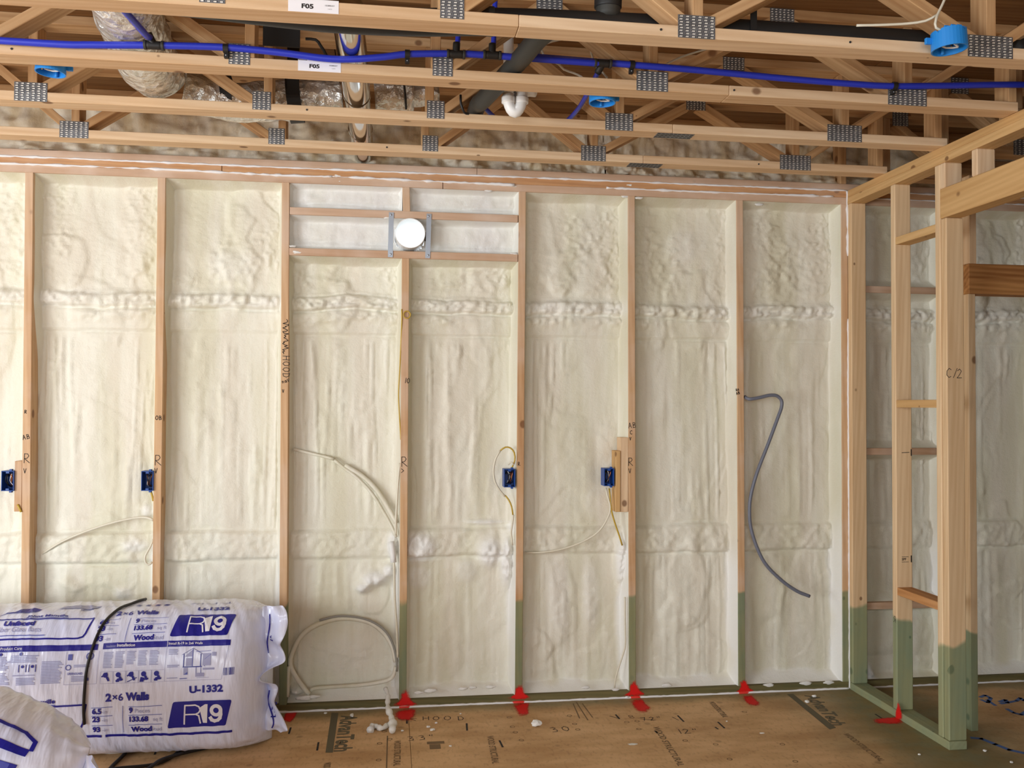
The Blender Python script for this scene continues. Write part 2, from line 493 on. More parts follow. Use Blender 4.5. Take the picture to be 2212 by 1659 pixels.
STROKE = {  # one-line hand lettering in a unit-high cell
    'H': [[(0, 0), (.04, 1)], [(.55, 0), (.58, 1)], [(.02, .5), (.56, .52)]],
    'O': [[(.3, 0), (.06, .2), (0, .55), (.16, .95), (.4, 1), (.58, .72), (.56, .3), (.3, 0)]],
    'D': [[(.04, 0), (.06, 1)], [(0, 1), (.4, .9), (.56, .5), (.4, .08), (.02, 0)]],
    'R': [[(.05, 0), (.08, 1), (.4, .98), (.52, .75), (.36, .52), (.1, .46), (.6, 0)]],
    'A': [[(0, 0), (.28, 1), (.55, 0)], [(.1, .38), (.46, .4)]],
    'B': [[(.05, 0), (.06, 1), (.4, .92), (.42, .62), (.1, .52), (.5, .42), (.48, .08), (.05, 0)]],
    'C': [[(.55, .85), (.3, 1), (.05, .7), (.05, .25), (.3, 0), (.55, .12)]],
    'L': [[(.05, 1), (.05, 0), (.5, .02)]],
    'P': [[(.05, 0), (.06, 1), (.42, .95), (.5, .7), (.35, .5), (.08, .45)]],
    'a': [[(.5, .6), (.2, .66), (.02, .35), (.15, .04), (.4, .1), (.52, .6)], [(.5, .6), (.52, .1), (.62, .02)]],
    'n': [[(.04, .62), (.06, 0)], [(.06, .4), (.26, .64), (.44, .5), (.46, 0)]],
    '0': [[(.25, 0), (.02, .3), (.05, .75), (.3, 1), (.52, .7), (.48, .25), (.25, 0)]],
    '1': [[(.15, 0), (.2, 1)]],
    '2': [[(.02, .78), (.25, 1), (.48, .78), (.3, .4), (0, 0), (.55, .04)]],
    '3': [[(.04, .9), (.3, 1), (.46, .78), (.2, .55), (.48, .38), (.4, .06), (.02, .05)]],
    '7': [[(0, .95), (.5, 1), (.2, 0)]],
    '/': [[(0, 0), (.4, 1.05)]],
    '"': [[(.05, 1), (.02, .75)], [(.25, 1), (.22, .75)]],
    'v': [[(0, 1), (.25, 0), (.5, 1)]],
    '>': [[(0, 1), (.6, .5), (0, 0)]],
    'e': [[(.04, .34), (.46, .38), (.36, .64), (.1, .58), (.02, .25), (.2, .02), (.48, .12)]],
    ' ': [],
}
def hand(fl, s, u, v, h, w, rot=0.0, adv=.85):
    c, n = math.cos(rot), math.sin(rot); p = 0
    for ch in s:
        for st in STROKE[ch]:
            fl.line([(u + (p + a * h) * c - b * h * n, v + (p + a * h) * n + b * h * c) for a, b in st], w)
        p += adv * h * (.5 if ch in '1/"' else 1)

# ================================================================ setting
S24 = .6096; HP = 2.692; PLT = .0381; TOPZ = HP + 2 * PLT; XC = 4.284
DECKZ = TOPZ + .356
TY = {1: -1.842, 2: -1.351, 3: -.861, 4: -.3705, 5: 0.0}     # front faces of the trusses

# ---- floor
floor = empty('floor', (2.3, -4, 0), kind='structure')
FY = [.16, -1.19, -2.41, -3.63, -4.85, -6.07, -9.0]
for j in range(len(FY) - 1):
    xs = [-3.4, -1.1 + (.6 if j % 2 else 0), 1.86 if j == 0 else 1.25, 4.3 if j % 2 else 4.9, 8.0]
    for a, b in zip(xs, xs[1:]):
        bm_ob('subfloor_panel', bevel_box(b - a - .002, FY[j] - FY[j + 1] - .002, .018, .0006), FLOORM, floor,
              Matrix.Translation(((a + b) / 2, (FY[j] + FY[j + 1]) / 2, -.009)))
boxb(floor, 'subfloor_base', -3.5, 8.1, -9.1, .2, -.06, -.0185, DECKM, 0)

# ---- ceiling deck above the trusses
ceil = empty('ceiling', (2.3, -3.5, DECKZ), kind='structure')
cy = [.16, -1.1, -2.32, -3.54, -4.76, -8.9]
for j in range(5):
    xs = [-3.5, -.9 + .9 * (j % 2), 1.5 + .9 * (j % 2), 3.95 + .9 * (j % 2), 8.1]
    for a, b in zip(xs, xs[1:]):
        boxb(ceil, 'deck_panel', a + .002, b - .002, cy[j + 1] + .002, cy[j] - .002, DECKZ, DECKZ + .018, DECKM, .001)
boxb(ceil, 'deck_cover', -3.5, 8.1, -8.95, .2, DECKZ + .0185, DECKZ + .06, DECKM, 0)

# ---- back wall: studs, plates, spray foam
wall = empty('wall_back', (2.3, 0, 0), kind='structure')
XL, XR = -1.5, 7.6
VX, VZ, VR = 1.852, 2.448, .079      # vent through the wall
sh = [(XL, VX - VR, 0, DECKZ), (VX + VR, XR, 0, DECKZ), (VX - VR, VX + VR, 0, VZ - VR), (VX - VR, VX + VR, VZ + VR, DECKZ)]
for a, b, c, d in sh: boxb(wall, 'sheathing_panel', a, b, .141, .153, c, d, W_DARK, 0)
boxb(wall, 'sole_plate', XL, XC + .0005, .001, .140, .0, PLT, W_SOLE)
boxb(wall, 'sole_plate', XC + .09, XR, .001, .140, .0, PLT, W_SOLE)
for a, b in ((XL, 2.02), (2.023, XR)): boxb(wall, 'top_plate', a, b, 0, .140, HP, HP + PLT, W_PLATE2)
for a, b in ((XL, .9), (.903, 5.2), (5.203, XR)): boxb(wall, 'top_plate', a, b, .001, .140, HP + PLT, TOPZ, W_PLATE)

STUD_TOP = {0: (63, 375), 1: (349, 390), 2: (617, 405), 3: (877, 415), 4: (1128.5, 425), 5: (1364, 432), 6: (1598, 440)}
STUD_BOT = {0: (54, 1290), 1: (337, 1290), 2: (612, 1290), 3: (870, 1480), 4: (1120.5, 1480), 5: (1366.5, 1480), 6: (1603, 1480)}
SX = {}
def stud_x(i, z):
    if i in STUD_TOP:
        a, b = P(*STUD_TOP[i], Y=0), P(*STUD_BOT[i], Y=0)
        return a.x + (b.x - a.x) * (z - a.z) / (b.z - a.z)
    return i * S24
for i in range(-2, 13):
    z0, z1 = PLT, HP
    a, b = stud_x(i, z0), stud_x(i, z1)
    SX[i] = (a, b)
    if i == 3:
        xm = stud_x(3, 2.30)
        board(wall, 'stud', (a, .07, z0), (xm, .07, 2.3189), (1, 0, 0), .038, .140, W_STUD)
        board(wall, 'stud', (stud_x(3, 2.565) + .004, .07, 2.566), (b, .07, z1), (1, 0, 0), .038, .140, W_STUD)
        continue
    board(wall, 'stud', (a, .07, z0), (b, .07, z1), (1, 0, 0), .038, .140, W_STUD)
# the two flat blocks that frame the vent, between the third and fifth stud
x2, x4 = 2 * S24 + .02, 4 * S24 - .018
boxb(wall, 'blocking', x2, x4, .0, .140, 2.5285, 2.5665, W_PLATE2)
boxb(wall, 'blocking', x2, x4, .0, .140, 2.319, 2.357, W_PLATE2)
# ladder blocks behind the partition
for z in (2.2185, 1.309, .45):
    boxb(wall, 'blocking', 7 * S24 + .02, 8 * S24 - .02, .0, .140, z - .019, z + .019, W_PLATE2)

def L2(px, py, rx, rz, a): p = P(px, py, Y=.05); return (p.x, p.z, rx, rz, a)
LUMPS = [L2(812, 1252, .062, .036, .05), L2(785, 1272, .034, .026, .04), L2(842, 1234, .036, .03, .045),
         L2(1060, 1195, .06, .07, .045), L2(1096, 1215, .035, .12, .05), L2(905, 1185, .085, .075, .035), L2(905, 1250, .06, .06, .014),
         L2(1345, 1210, .032, .13, .05), L2(848, 1178, .03, .06, .05), L2(290, 1180, .06, .03, .016), L2(315, 1105, .03, .03, .02),
         L2(1288, 1085, .05, .08, .008), L2(1010, 1235, .05, .06, .012), L2(1210, 1290, .06, .2, .010), L2(1280, 1290, .04, .18, .012),
         L2(735, 1420, .13, .10, .010), L2(500, 570, .10, .07, .008), L2(1480, 530, .10, .09, .008), L2(640, 1495, .04, .025, .05),
         L2(1880, 1468, .03, .07, .05), L2(1110, 1140, .03, .03, .02), L2(1050, 1130, .09, .012, .02), L2(260, 1285, .04, .03, .015)]
def foam_fill(name, xa, xb, z0, z1, seed, D=.1, mode='bay', mat=FOAM, eL=.06, eR=.004, hole=None, hx=.0066, hz=.0078, amp=1.0):
    """xa, xb: functions z -> x of the side faces"""
    L = xb(1) - xa(1)
    nx = max(24, int(L / hx)); nz = max(20, int((z1 - z0) / hz))
    s = np.linspace(0, 1, nx + 1); a = .8
    s = s - a * np.sin(2 * np.pi * s) / (2 * np.pi)
    t = np.linspace(0, 1, nz + 1); t = t - .5 * np.sin(2 * np.pi * t) / (2 * np.pi)
    Z = np.repeat((z0 + (z1 - z0) * t)[:, None], nx + 1, 1)
    A = np.array([xa(z) for z in Z[:, 0]])[:, None]; B = np.array([xb(z) for z in Z[:, 0]])[:, None]
    X = A + (B - A) * s[None, :]
    dl, dr, db, dt = X - A, B - X, Z - z0, z1 - Z
    whiter = np.zeros_like(X)
    n = lambda fx, fz, k, o=3: fbm(X, Z, fx, fz, seed * 13 + k, o) - .5
    h = .014 * n(4, 3, 1) * amp + .007 * n(16, 14, 2)
    if mode == 'bay':
        zA, zB, zC, zD = 2.085, 1.922, .905, .756
        w1 = zA + .05 * n(3.5, 0.01, 5); w2 = zB + .016 * n(4, .01, 6)
        w3 = zC + .03 * n(4, .01, 7); w4 = zD + .022 * n(4, .01, 8)
        lump = np.clip((fbm(X, Z, 44, 48, seed * 13 + 9, 3) - .5) * 1.9 + .5, 0, 1.2)
        lump2 = np.abs(fbm(X, Z, 15, 34, seed * 13 + 19, 2) - .5) * 2
        # rope-like roll of foam with a crease under it
        roll = np.exp(-((Z - w1) / .040) ** 4)
        h = h + roll * (.015 + .017 * lump) + .004 * lump2 * np.exp(-((Z - w1 + .03) / .09) ** 2)
        roll2 = np.exp(-((Z - w1 + .074 + .02 * n(5, .01, 24)) / .030) ** 2) * sstep(n(2.5, .01, 21), -.2, .1)
        h = h + roll2 * (.007 + .013 * lump)
        h = h - .017 * np.exp(-((Z - w1 + .040 + .014 * n(9, .01, 22)) / .0065) ** 2) - .008 * np.exp(-((Z - w1 - .036 + .012 * n(7, .01, 23)) / .006) ** 2)
        h = h + .009 * sstep(Z, w2 - .006, w2 + .010) * (1 - sstep(Z, w1 - .06, w1)) - .011 * np.exp(-((Z - w2) / .0055) ** 2)
        band = sstep(Z, w4 - .008, w4 + .012) * (1 - sstep(Z, w3 - .014, w3 + .014))
        h = h + band * (.015 + .008 * (lump - .4) + .006 * (fbm(X, Z, 12, 9, seed * 13 + 77, 2) - .5)) - .013 * np.exp(-((Z - w4 + .004) / .006) ** 2) - .011 * np.exp(-((Z - w3 - .006) / .007) ** 2)
        # drips running down the middle field, pimples in the top field
        mid = (1 - sstep(Z, w2 - .06, w2)) * sstep(Z, w3 - .02, w3 + .10)
        low = 1 - sstep(Z, w4 - .05, w4)
        r = fbm(X + .02 * n(2, 3, 30), Z, 24, .9, seed * 13 + 31, 2)
        ridge = np.clip(1 - np.abs(r - .5) * 11, 0, 1)
        gate = sstep(fbm(X, Z, 5, .7, seed * 13 + 33, 2), .36, .56)
        h = h + mid * (ridge * gate * (.005 + .011 * np.clip(fbm(X, Z, 24, 70, seed * 13 + 35, 2) - .25, 0, 1)) + .008 * (fbm(X, Z, 13, .5, seed * 13 + 34, 2) - .5) + .003 * (fbm(X, Z, 50, 1.5, seed * 13 + 37, 2) - .5))
        h = h + low * (.006 * n(12, 1.6, 36) + ridge * gate * .005)
        top = sstep(Z, w1 + .02, w1 + .12)
        pim = np.clip(fbm(X, Z, 48, 44, seed * 13 + 40, 2) - .45, 0, 1)
        h = h + top * (pim * .018 * sstep(fbm(X, Z, 5, 4, seed * 13 + 41, 2), .4, .6) + .012 * n(7, 1.5, 42))
        # scalloped spray edges
        e = fbm(X, Z, 3.2, 2.2, seed * 13 + 50, 2)
        h = h + .0035 * sstep(e, .56, .58) + .003 * sstep(e, .42, .44)
    elif mode == 'cell':
        c = np.clip((Z - z0) / (z1 - z0), 0, 1)
        h = h + .022 * np.sin(np.pi * c) ** .7 + .010 * n(20, 30, 3) + .006 * np.abs(n(34, 18, 4))
        h = h - .012 * np.exp(-((c - .28 - .12 * n(6, .01, 5)) / .045) ** 2)
    elif mode == 'rim':
        lump = fbm(X, Z, 13, 20, seed * 13 + 9, 3)
        h = h + .055 * np.exp(-(Z - z0) / .05) + .09 * (lump - .45) + .03 * np.clip(fbm(X, Z, 40, 30, seed * 13 + 3, 2) - .5, 0, 1)
    if mode == 'bay':
        rs = np.random.RandomState(seed * 7 + 1)
        wob = 1.5 * (fbm(X, Z, 6, 5, seed * 13 + 81, 3) - .5)
        for q in range(int(5 * (z1 - z0) / 2.6) + 1):
            zc_ = rs.choice([rs.uniform(.08, .72), rs.uniform(.1, .95), rs.uniform(1.95, 2.6), rs.uniform(2.1, 2.5)])
            xc_ = xa(1) + rs.uniform(.1, .9) * L; rx = rs.uniform(.07, .2); rz = rs.uniform(.12, .3)
            dd = np.sqrt(((X - xc_) / rx) ** 2 + ((Z - zc_) / rz) ** 2) + wob
            h = h + rs.uniform(.004, .008) * (1 - sstep(dd, .9, 1.0 + .25 * vnoise(X, Z, 3, 3, seed + q)))
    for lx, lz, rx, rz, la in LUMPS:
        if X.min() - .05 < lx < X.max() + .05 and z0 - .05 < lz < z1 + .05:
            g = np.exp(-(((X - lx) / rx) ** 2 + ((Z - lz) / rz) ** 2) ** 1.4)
            whiter = np.maximum(whiter, np.clip(g * 1.5, 0, 1) * min(1, la / .03))  # lumps of newer white foam
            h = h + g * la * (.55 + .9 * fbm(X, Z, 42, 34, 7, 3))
    fine = .0022 * (fbm(X, Z, 95, 95, seed * 13 + 60, 2) - .5)
    h = h + fine
    climb = lambda d, wd, p: (1 - np.clip(d / wd, 0, 1)) ** p
    jl = .03 * n(.01, 3, 70); jr = .02 * n(.01, 4, 71)
    Yb = D - h * (1.2 if mode == 'bay' else 1.0)
    if mode != 'rim':
        Yb = np.minimum(Yb, D - (D - (.018 + (eL - .018) * (1 - sstep(Z, 1.75, 2.1))) - jl) * climb(dl, .026, 1.5))
        Yb = np.minimum(Yb, D - (D - eR - .3 * np.abs(jr)) * climb(dr, .030, 1.5))
        Yb = np.minimum(Yb, D - (D - .012) * climb(dt, .04 if mode == 'bay' else .03, 1.4))
        Yb = np.minimum(Yb, D - (D - .03) * climb(db, .06 if mode == 'bay' else .03, 1.6))
        Yb = np.maximum(Yb, .003 + .004 * vnoise(X, Z, 30, 30, seed))
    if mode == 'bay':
        e = (1 - sstep(dr + .05 * (fbm(X, Z, 6, 5, seed + 90, 2) - .5), .012, .05)) * (1 - sstep(Z + .3 * (fbm(X, Z, 3, 3, seed + 91, 2) - .5), .55, 1.0))  # whiter low down along the right-hand edge
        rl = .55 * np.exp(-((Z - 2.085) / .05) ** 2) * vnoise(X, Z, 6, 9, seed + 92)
        whiter = np.maximum(np.maximum(whiter, e), rl)
        whiter = np.maximum(whiter, .8 * (1 - sstep(Z + .06 * (fbm(X, Z, 9, 9, seed + 93, 2) - .5), .05, .10)))
    keep = None
    if hole:
        cx = (X[:-1, :-1] + X[1:, 1:]) / 2; cz = (Z[:-1, :-1] + Z[1:, 1:]) / 2
        keep = (cx - hole[0]) ** 2 + (cz - hole[1]) ** 2 > (hole[2]) ** 2
    o = grid_ob(name, X, Yb, Z, mat, wall, True, keep)
    at = o.data.attributes.new('whiter', 'FLOAT', 'POINT')
    if len(o.data.vertices) == whiter.size: at.data.foreach_set('value', whiter.astype(np.float32).ravel())
    return o

side = lambda i, k: (lambda z, a=SX[i][0], b=SX[i][1]: a + (b - a) * (z - PLT) / (HP - PLT) + k * .0185)
G = .0005
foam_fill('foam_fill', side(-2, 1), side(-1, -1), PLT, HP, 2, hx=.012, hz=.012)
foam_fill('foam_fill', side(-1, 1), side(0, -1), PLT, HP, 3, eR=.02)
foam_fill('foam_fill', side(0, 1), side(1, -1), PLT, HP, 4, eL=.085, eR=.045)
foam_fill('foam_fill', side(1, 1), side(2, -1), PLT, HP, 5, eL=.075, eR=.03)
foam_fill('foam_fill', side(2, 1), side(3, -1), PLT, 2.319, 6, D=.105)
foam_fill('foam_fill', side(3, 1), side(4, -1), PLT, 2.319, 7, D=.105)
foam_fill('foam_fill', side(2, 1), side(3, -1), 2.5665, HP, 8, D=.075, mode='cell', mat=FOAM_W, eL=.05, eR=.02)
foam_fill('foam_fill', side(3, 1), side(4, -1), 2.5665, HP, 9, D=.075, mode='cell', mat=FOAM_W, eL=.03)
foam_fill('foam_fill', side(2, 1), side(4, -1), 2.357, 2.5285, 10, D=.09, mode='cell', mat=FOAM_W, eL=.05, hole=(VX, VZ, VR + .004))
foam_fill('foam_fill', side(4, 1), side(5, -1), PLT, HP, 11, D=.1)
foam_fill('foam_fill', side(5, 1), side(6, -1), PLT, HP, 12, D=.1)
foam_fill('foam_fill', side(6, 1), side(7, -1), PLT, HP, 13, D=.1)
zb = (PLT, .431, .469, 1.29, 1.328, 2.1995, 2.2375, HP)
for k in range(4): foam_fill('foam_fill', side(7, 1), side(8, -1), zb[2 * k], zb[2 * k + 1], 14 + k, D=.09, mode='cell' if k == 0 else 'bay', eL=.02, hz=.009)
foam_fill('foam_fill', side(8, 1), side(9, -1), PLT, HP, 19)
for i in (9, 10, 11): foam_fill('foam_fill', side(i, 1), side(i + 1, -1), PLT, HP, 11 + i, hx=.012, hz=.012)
ka = lambda x: (lambda z: x)
foam_fill('rim_foam', ka(XL), ka(2.9), TOPZ + PLT + .002, DECKZ - .001, 30, D=.085, mode='rim', mat=FOAM_R, hx=.009, hz=.009)
foam_fill('rim_foam', ka(2.9), ka(XR), TOPZ + PLT + .002, DECKZ - .001, 31, D=.085, mode='rim', mat=FOAM_R, hx=.009, hz=.009)
# foam lumps swelling over the top of the rim chord
def foam_blob(parent, name, c, r, seed, mat=FOAM_W, sc=(1, .6, .7)):
    bm = bmesh.new(); bmesh.ops.create_icosphere(bm, subdivisions=3, radius=1)
    rs = random.Random(seed); ph = [rs.uniform(0, 6) for _ in range(6)]
    for v in bm.verts:
        k = 1 + .18 * math.sin(3 * v.co.x + ph[0]) * math.sin(4 * v.co.z + ph[1]) + .1 * math.sin(7 * v.co.x + ph[2]) * math.sin(6 * v.co.y + ph[3]) + .07 * math.sin(11 * v.co.z + ph[4])
        v.co = V((v.co.x * sc[0], v.co.y * sc[1], v.co.z * sc[2])) * k * r + V(c)
    return bm_ob(name, bm, mat, parent, None, True)

# caulk beads
def bead(pts, r, name='caulk_bead', jit=.0012, parent=None, seed=1, rj=.45):
    rs = random.Random(seed); p = spline(pts, .02)
    p = [q + V((rs.uniform(-jit, jit), 0, rs.uniform(-jit, jit))) for q in p]
    kn = [rs.uniform(-1, 1) * (1 if rs.random() < .7 else 1.9) for _ in range(len(p) // 2 + 3)]
    def rf(t):
        q = t * (len(kn) - 2); i = int(q); f = q - i; f = f * f * (3 - 2 * f)
        return max(.25, 1 + rj * (kn[i] * (1 - f) + kn[i + 1] * f))
    return tube(name, p, r, CAULK, parent or wall, 6, raw=True, rfun=rf)
bead([(.9, -.002, .003), (2, -.002, .0035), (3, -.002, .003), (4.28, -.002, .003)], .0065, seed=3, rj=.15)
bead([(4.38, -.002, .003), (6, -.002, .003), (XR, -.002, .003)], .006, seed=4, rj=.15)
bead([(XC, -.0035, .004), (XC + .001, -.0035, .9), (XC - .001, -.0035, 1.5), (XC, -.0035, 2.05)], .0052, seed=5, rj=.15)
bead([(XC, -.0035, 2.4), (XC, -.0035, 2.55), (XC - .003, -.0035, 2.70), (XC - .003, -.0035, 2.765)], .006, seed=6, rj=.6)
bead([(XL, -.001, TOPZ - .001), (0, -.001, TOPZ), (1.5, -.001, TOPZ - .001), (3, -.001, TOPZ), (4.28, -.001, TOPZ)], .0048, seed=7, rj=.4)
bead([(-.2, -.001, HP + PLT), (.6, -.001, HP + PLT + .003), (1.2, -.001, HP + PLT - .003), (1.45, -.001, HP + PLT)], .0048, seed=8, rj=.6)
bead([(1.45, -.001, HP + PLT + .002), (1.9, -.001, HP + PLT - .002), (2.4, -.001, HP + PLT - .005)], .0062, seed=9, rj=.6)
bead([(2.9, -.001, HP + PLT), (3.3, -.001, HP + PLT - .001), (4.2, -.001, HP + PLT + .002)], .0052, seed=10, rj=.5)
bead([(4.38, -.001, TOPZ), (6, -.001, TOPZ), (XR, -.001, TOPZ)], .005, seed=12)
bead([(4.38, -.001, HP + PLT), (6, -.001, HP + PLT), (XR, -.001, HP + PLT)], .004, seed=13)
foam_blob(wall, 'caulk_blob', (XC + .02, -.012, .006), .013, 3, CAULK, (1.4, .8, .6))
foam_blob(wall, 'caulk_blob', (3.02, -.006, .008), .008, 4, CAULK, (1.4, .8, .7))
# foam smears on plates, studs and blocks
for k, (px, py, r) in enumerate(((728, 380, .012), (735, 392, .011), (1110, 402, .014), (1055, 412, .012), (1380, 428, .013), (1350, 425, .012), (640, 545, .016), (632, 532, .010), (1110, 548, .012), (836, 470, .012), (1360, 400, .012), (1640, 442, .015), (1000, 1488, .014), (1022, 1485, .012), (1060, 1484, .015), (1265, 1485, .013), (1440, 1480, .016), (1660, 1480, .018), (1740, 1476, .02), (1790, 1474, .018), (1330, 1490, .012), (930, 1492, .02), (905, 1496, .014), (655, 1508, .024), (680, 1505, .016))):
    foam_blob(wall, 'foam_smear', P(px, py, Y=.004), r, 40 + k, FOAM_W, (1.7, .35, .55))

# ---- vent through the wall
vent = empty('wall_vent', (VX, 0, VZ - VR), 'white round duct opening glowing with daylight between two zinc straps', 'vent')
ring_tube('duct_sleeve', (VX, -.02, VZ), (VX, .17, VZ), VR - .001, VR - .004, WHITE, vent, 40)
def cap_mat():
    m = N('translucent_cover_film'); t = m.n('ShaderNodeBsdfTranslucent'); t.inputs[0].default_value = (.95, 1, .98, 1)
    tr = m.n('ShaderNodeBsdfTransparent'); mx = m.n('ShaderNodeMixShader'); mx.inputs[0].default_value = .38
    m.l(tr.outputs[0], mx.inputs[1]); m.l(t.outputs[0], mx.inputs[2]); m.l(mx.outputs[0], m.out.inputs[0]); return m.m
cv = [(VX, -.0205, VZ)] + [(VX + (VR - .002) * math.cos(2 * math.pi * k / 40), -.0185, VZ + (VR - .002) * math.sin(2 * math.pi * k / 40)) for k in range(40)]
mesh_ob('cover_film', cv, [(0, k + 1, (k + 1) % 40 + 1) for k in range(40)], cap_mat(), vent)
for sx, tilt in ((1.755, .004), (1.950, .006)):
    st = board(vent, 'hanger_strap', (sx - tilt, -.0035, 2.318 + .004), (sx, -.0035, 2.556), (1, 0, 0), .026, .0015, ZINC, .0004)
    for zz in (2.338, 2.543):
        bm = bmesh.new(); bmesh.ops.create_uvsphere(bm, u_segments=10, v_segments=6, radius=.0055)
        bm_ob('screw_head', bm, ZINC, st, Matrix.Translation((sx - tilt / 2, -.005, zz)) @ Matrix.Diagonal((1, .5, 1, 1)), True)

# ---- partition with a door opening
part = empty('wall_right', (XC + .045, -1, 0), kind='structure')
x0, x1 = XC, XC + .089
PEND = -4.2
boxb(part, 'sole_plate', x0, x1, -.876, -.0005, 0, PLT, W_PART)
for z in (HP, HP + PLT): boxb(part, 'top_plate', x0, x1, PEND, -.0005, z + (.0002 if z > HP else 0), z + PLT, W_HEAD)
def pstud(y0, y1, z0=PLT, z1=HP, mat=W_PART, name='stud', dx=0): return boxb(part, name, x0 + dx, x1 + dx, y0, y1, z0, z1, mat, .0045)
pstud(-.0385, -.0005); pstud(-.463, -.425); pstud(-.832, -.794); pstud(-.8715, -.8335, PLT, 2.435, dx=.004)
HZ0, HZ1 = 2.436, 2.574
boxb(part, 'header', x0, x1, -2.42, -.8325, HZ0, HZ1, W_HEAD, .004)
pstud(-.871, -.833, HZ1, HP, W_PINE, 'cripple_stud'); pstud(-1.096, -1.058, HZ1, HP, W_PINE, 'cripple_stud')
for y in (-1.70, -2.1): pstud(y - .019, y + .019, HZ1, HP, W_PINE, 'cripple_stud')
pstud(-2.459, -2.421, 0, HP); pstud(-2.497, -2.46, 0, HP)
boxb(part, 'sole_plate', x0, x1, PEND, -2.5, 0, PLT, W_PART)
for y in (-3.2, -3.8): pstud(y - .019, y + .019)
for z, m in ((2.40, W_HEAD), (1.575, W_HEAD), (.633, W_PLATE)):
    boxb(part, 'blocking', x0 + .003, x1 - .004, -.793, -.464, z - .019, z + .019, m)

# ---- second partition turning off to the right, with a header at door height
part2 = empty('wall_end', (5.6, -.64, 0), kind='structure')
boxb(part2, 'jack_stud', 4.537, 4.575, -.675, -.586, 0, 2.111, W_PART)
boxb(part2, 'header', 4.537, 6.6, -.681, -.592, 2.1115, 2.2585, W_STREAK, .003)
boxb(part2, 'cripple_stud', 4.543, 4.581, -.678, -.589, 2.259, HP, W_PINE)
boxb(part2, 'cripple_stud', 5.15, 5.188, -.678, -.589, 2.259, HP, W_PINE)
boxb(part2, 'cripple_stud', 5.75, 5.788, -.678, -.589, 2.259, HP, W_PINE)
boxb(part2, 'jack_stud', 6.56, 6.598, -.675, -.586, 0, 2.111, W_PART)
for z in (HP, HP + PLT): boxb(part2, 'top_plate', XC + .09, 7.5, -.678, -.589, z + (.0002 if z > HP else 0), z + PLT, W_DARK)

# ---- enclosing walls that the frame never shows: drywall board left with a patio opening, solid right side
wl = empty('wall_left', (-3.45, -4, 0), kind='structure')
DRY = plain('pale_wall_board', lin(206, 200, 186), .8)
for a, b, c, d in ((-2.9, .16, 0, DECKZ), (-6.3, -2.9, 2.6, DECKZ), (-9.0, -6.3, 0, DECKZ)): boxb(wl, 'unseen_wall_board', -3.5, -3.42, a, b, c, d, DRY, 0)
wr = empty('wall_far', (8.0, -4, 0), kind='structure')
boxb(wr, 'unseen_wall_board', 7.7, 7.78, -9, .16, 0, DECKZ, DRY, 0)
boxb(wr, 'unseen_wall_board', 2.4, 7.69, -8.9, -8.82, 0, DECKZ, DRY, 0)  # unseen back boards, added to cut the light reaching the right side
boxb(wr, 'unseen_wall_board', XC + .095, XC + .11, -8.8, -2.52, 0, HP, DRY, 0)  # unseen sheet added to block light from behind onto the right-hand foam
boxb(wr, 'unseen_wall_board', -3.4, -2.0, -8.9, -8.82, 0, DECKZ, DRY, 0)
boxb(wr, 'unseen_wall_board', -2.0, 2.4, -8.9, -8.82, 2.75, DECKZ, DRY, 0)
boxb(wr, 'unseen_wall_board', -2.0, 2.4, -8.9, -8.82, 0, .6, DRY, 0)

# ================================================================ floor trusses
_gus = {}
def gusset_mesh(cols, rows, w, h):
    key = (cols, rows, round(w, 3), round(h, 3))
    if key in _gus: return _gus[key]
    vs, fs, mi = [], [], []
    def quad(x0, x1, z0, z1, y, m):
        b = len(vs); vs.extend([(x0, y, z0), (x1, y, z0), (x1, y, z1), (x0, y, z1)]); fs.append((b, b + 1, b + 2, b + 3)); mi.append(m)
    t = .0012
    b = 0
    vs.extend([(sx * w / 2, y, sz * h / 2) for y in (0, -t) for sx, sz in ((-1, -1), (1, -1), (1, 1), (-1, 1))])
    for f in ((4, 5, 6, 7), (3, 2, 1, 0), (0, 1, 5, 4), (1, 2, 6, 5), (2, 3, 7, 6), (3, 0, 4, 7)): fs.append(f); mi.append(0)
    cw, ch = w / cols, h / rows
    for i in range(cols):
        for j in range(rows):
            cx = -w / 2 + (i + .5) * cw; cz = -h / 2 + (j + .5) * ch
            cx += .0008 * ((j % 2) * 2 - 1)
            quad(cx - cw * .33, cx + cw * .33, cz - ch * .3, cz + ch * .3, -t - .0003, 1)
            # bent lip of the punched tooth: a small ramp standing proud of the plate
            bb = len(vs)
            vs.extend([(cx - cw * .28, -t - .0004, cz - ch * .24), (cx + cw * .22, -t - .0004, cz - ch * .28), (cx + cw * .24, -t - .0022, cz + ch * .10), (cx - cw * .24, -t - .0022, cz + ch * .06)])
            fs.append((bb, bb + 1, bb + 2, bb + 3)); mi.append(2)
    me = bpy.data.meshes.new('gusset_plate'); me.from_pydata(vs, [], fs)
    for m in (GUSS, SLOT, LIP): me.materials.append(m)
    me.polygons.foreach_set('material_index', mi); me.update()
    _gus[key] = me
    return me
def gusset(parent, c, cols, rows, w, h, R=None):
    o = bpy.data.objects.new('gusset_plate', gusset_mesh(cols, rows, w, h)); COL.objects.link(o)
    return place(o, parent, Matrix.Translation(c) @ (R or Matrix.Identity(4)))

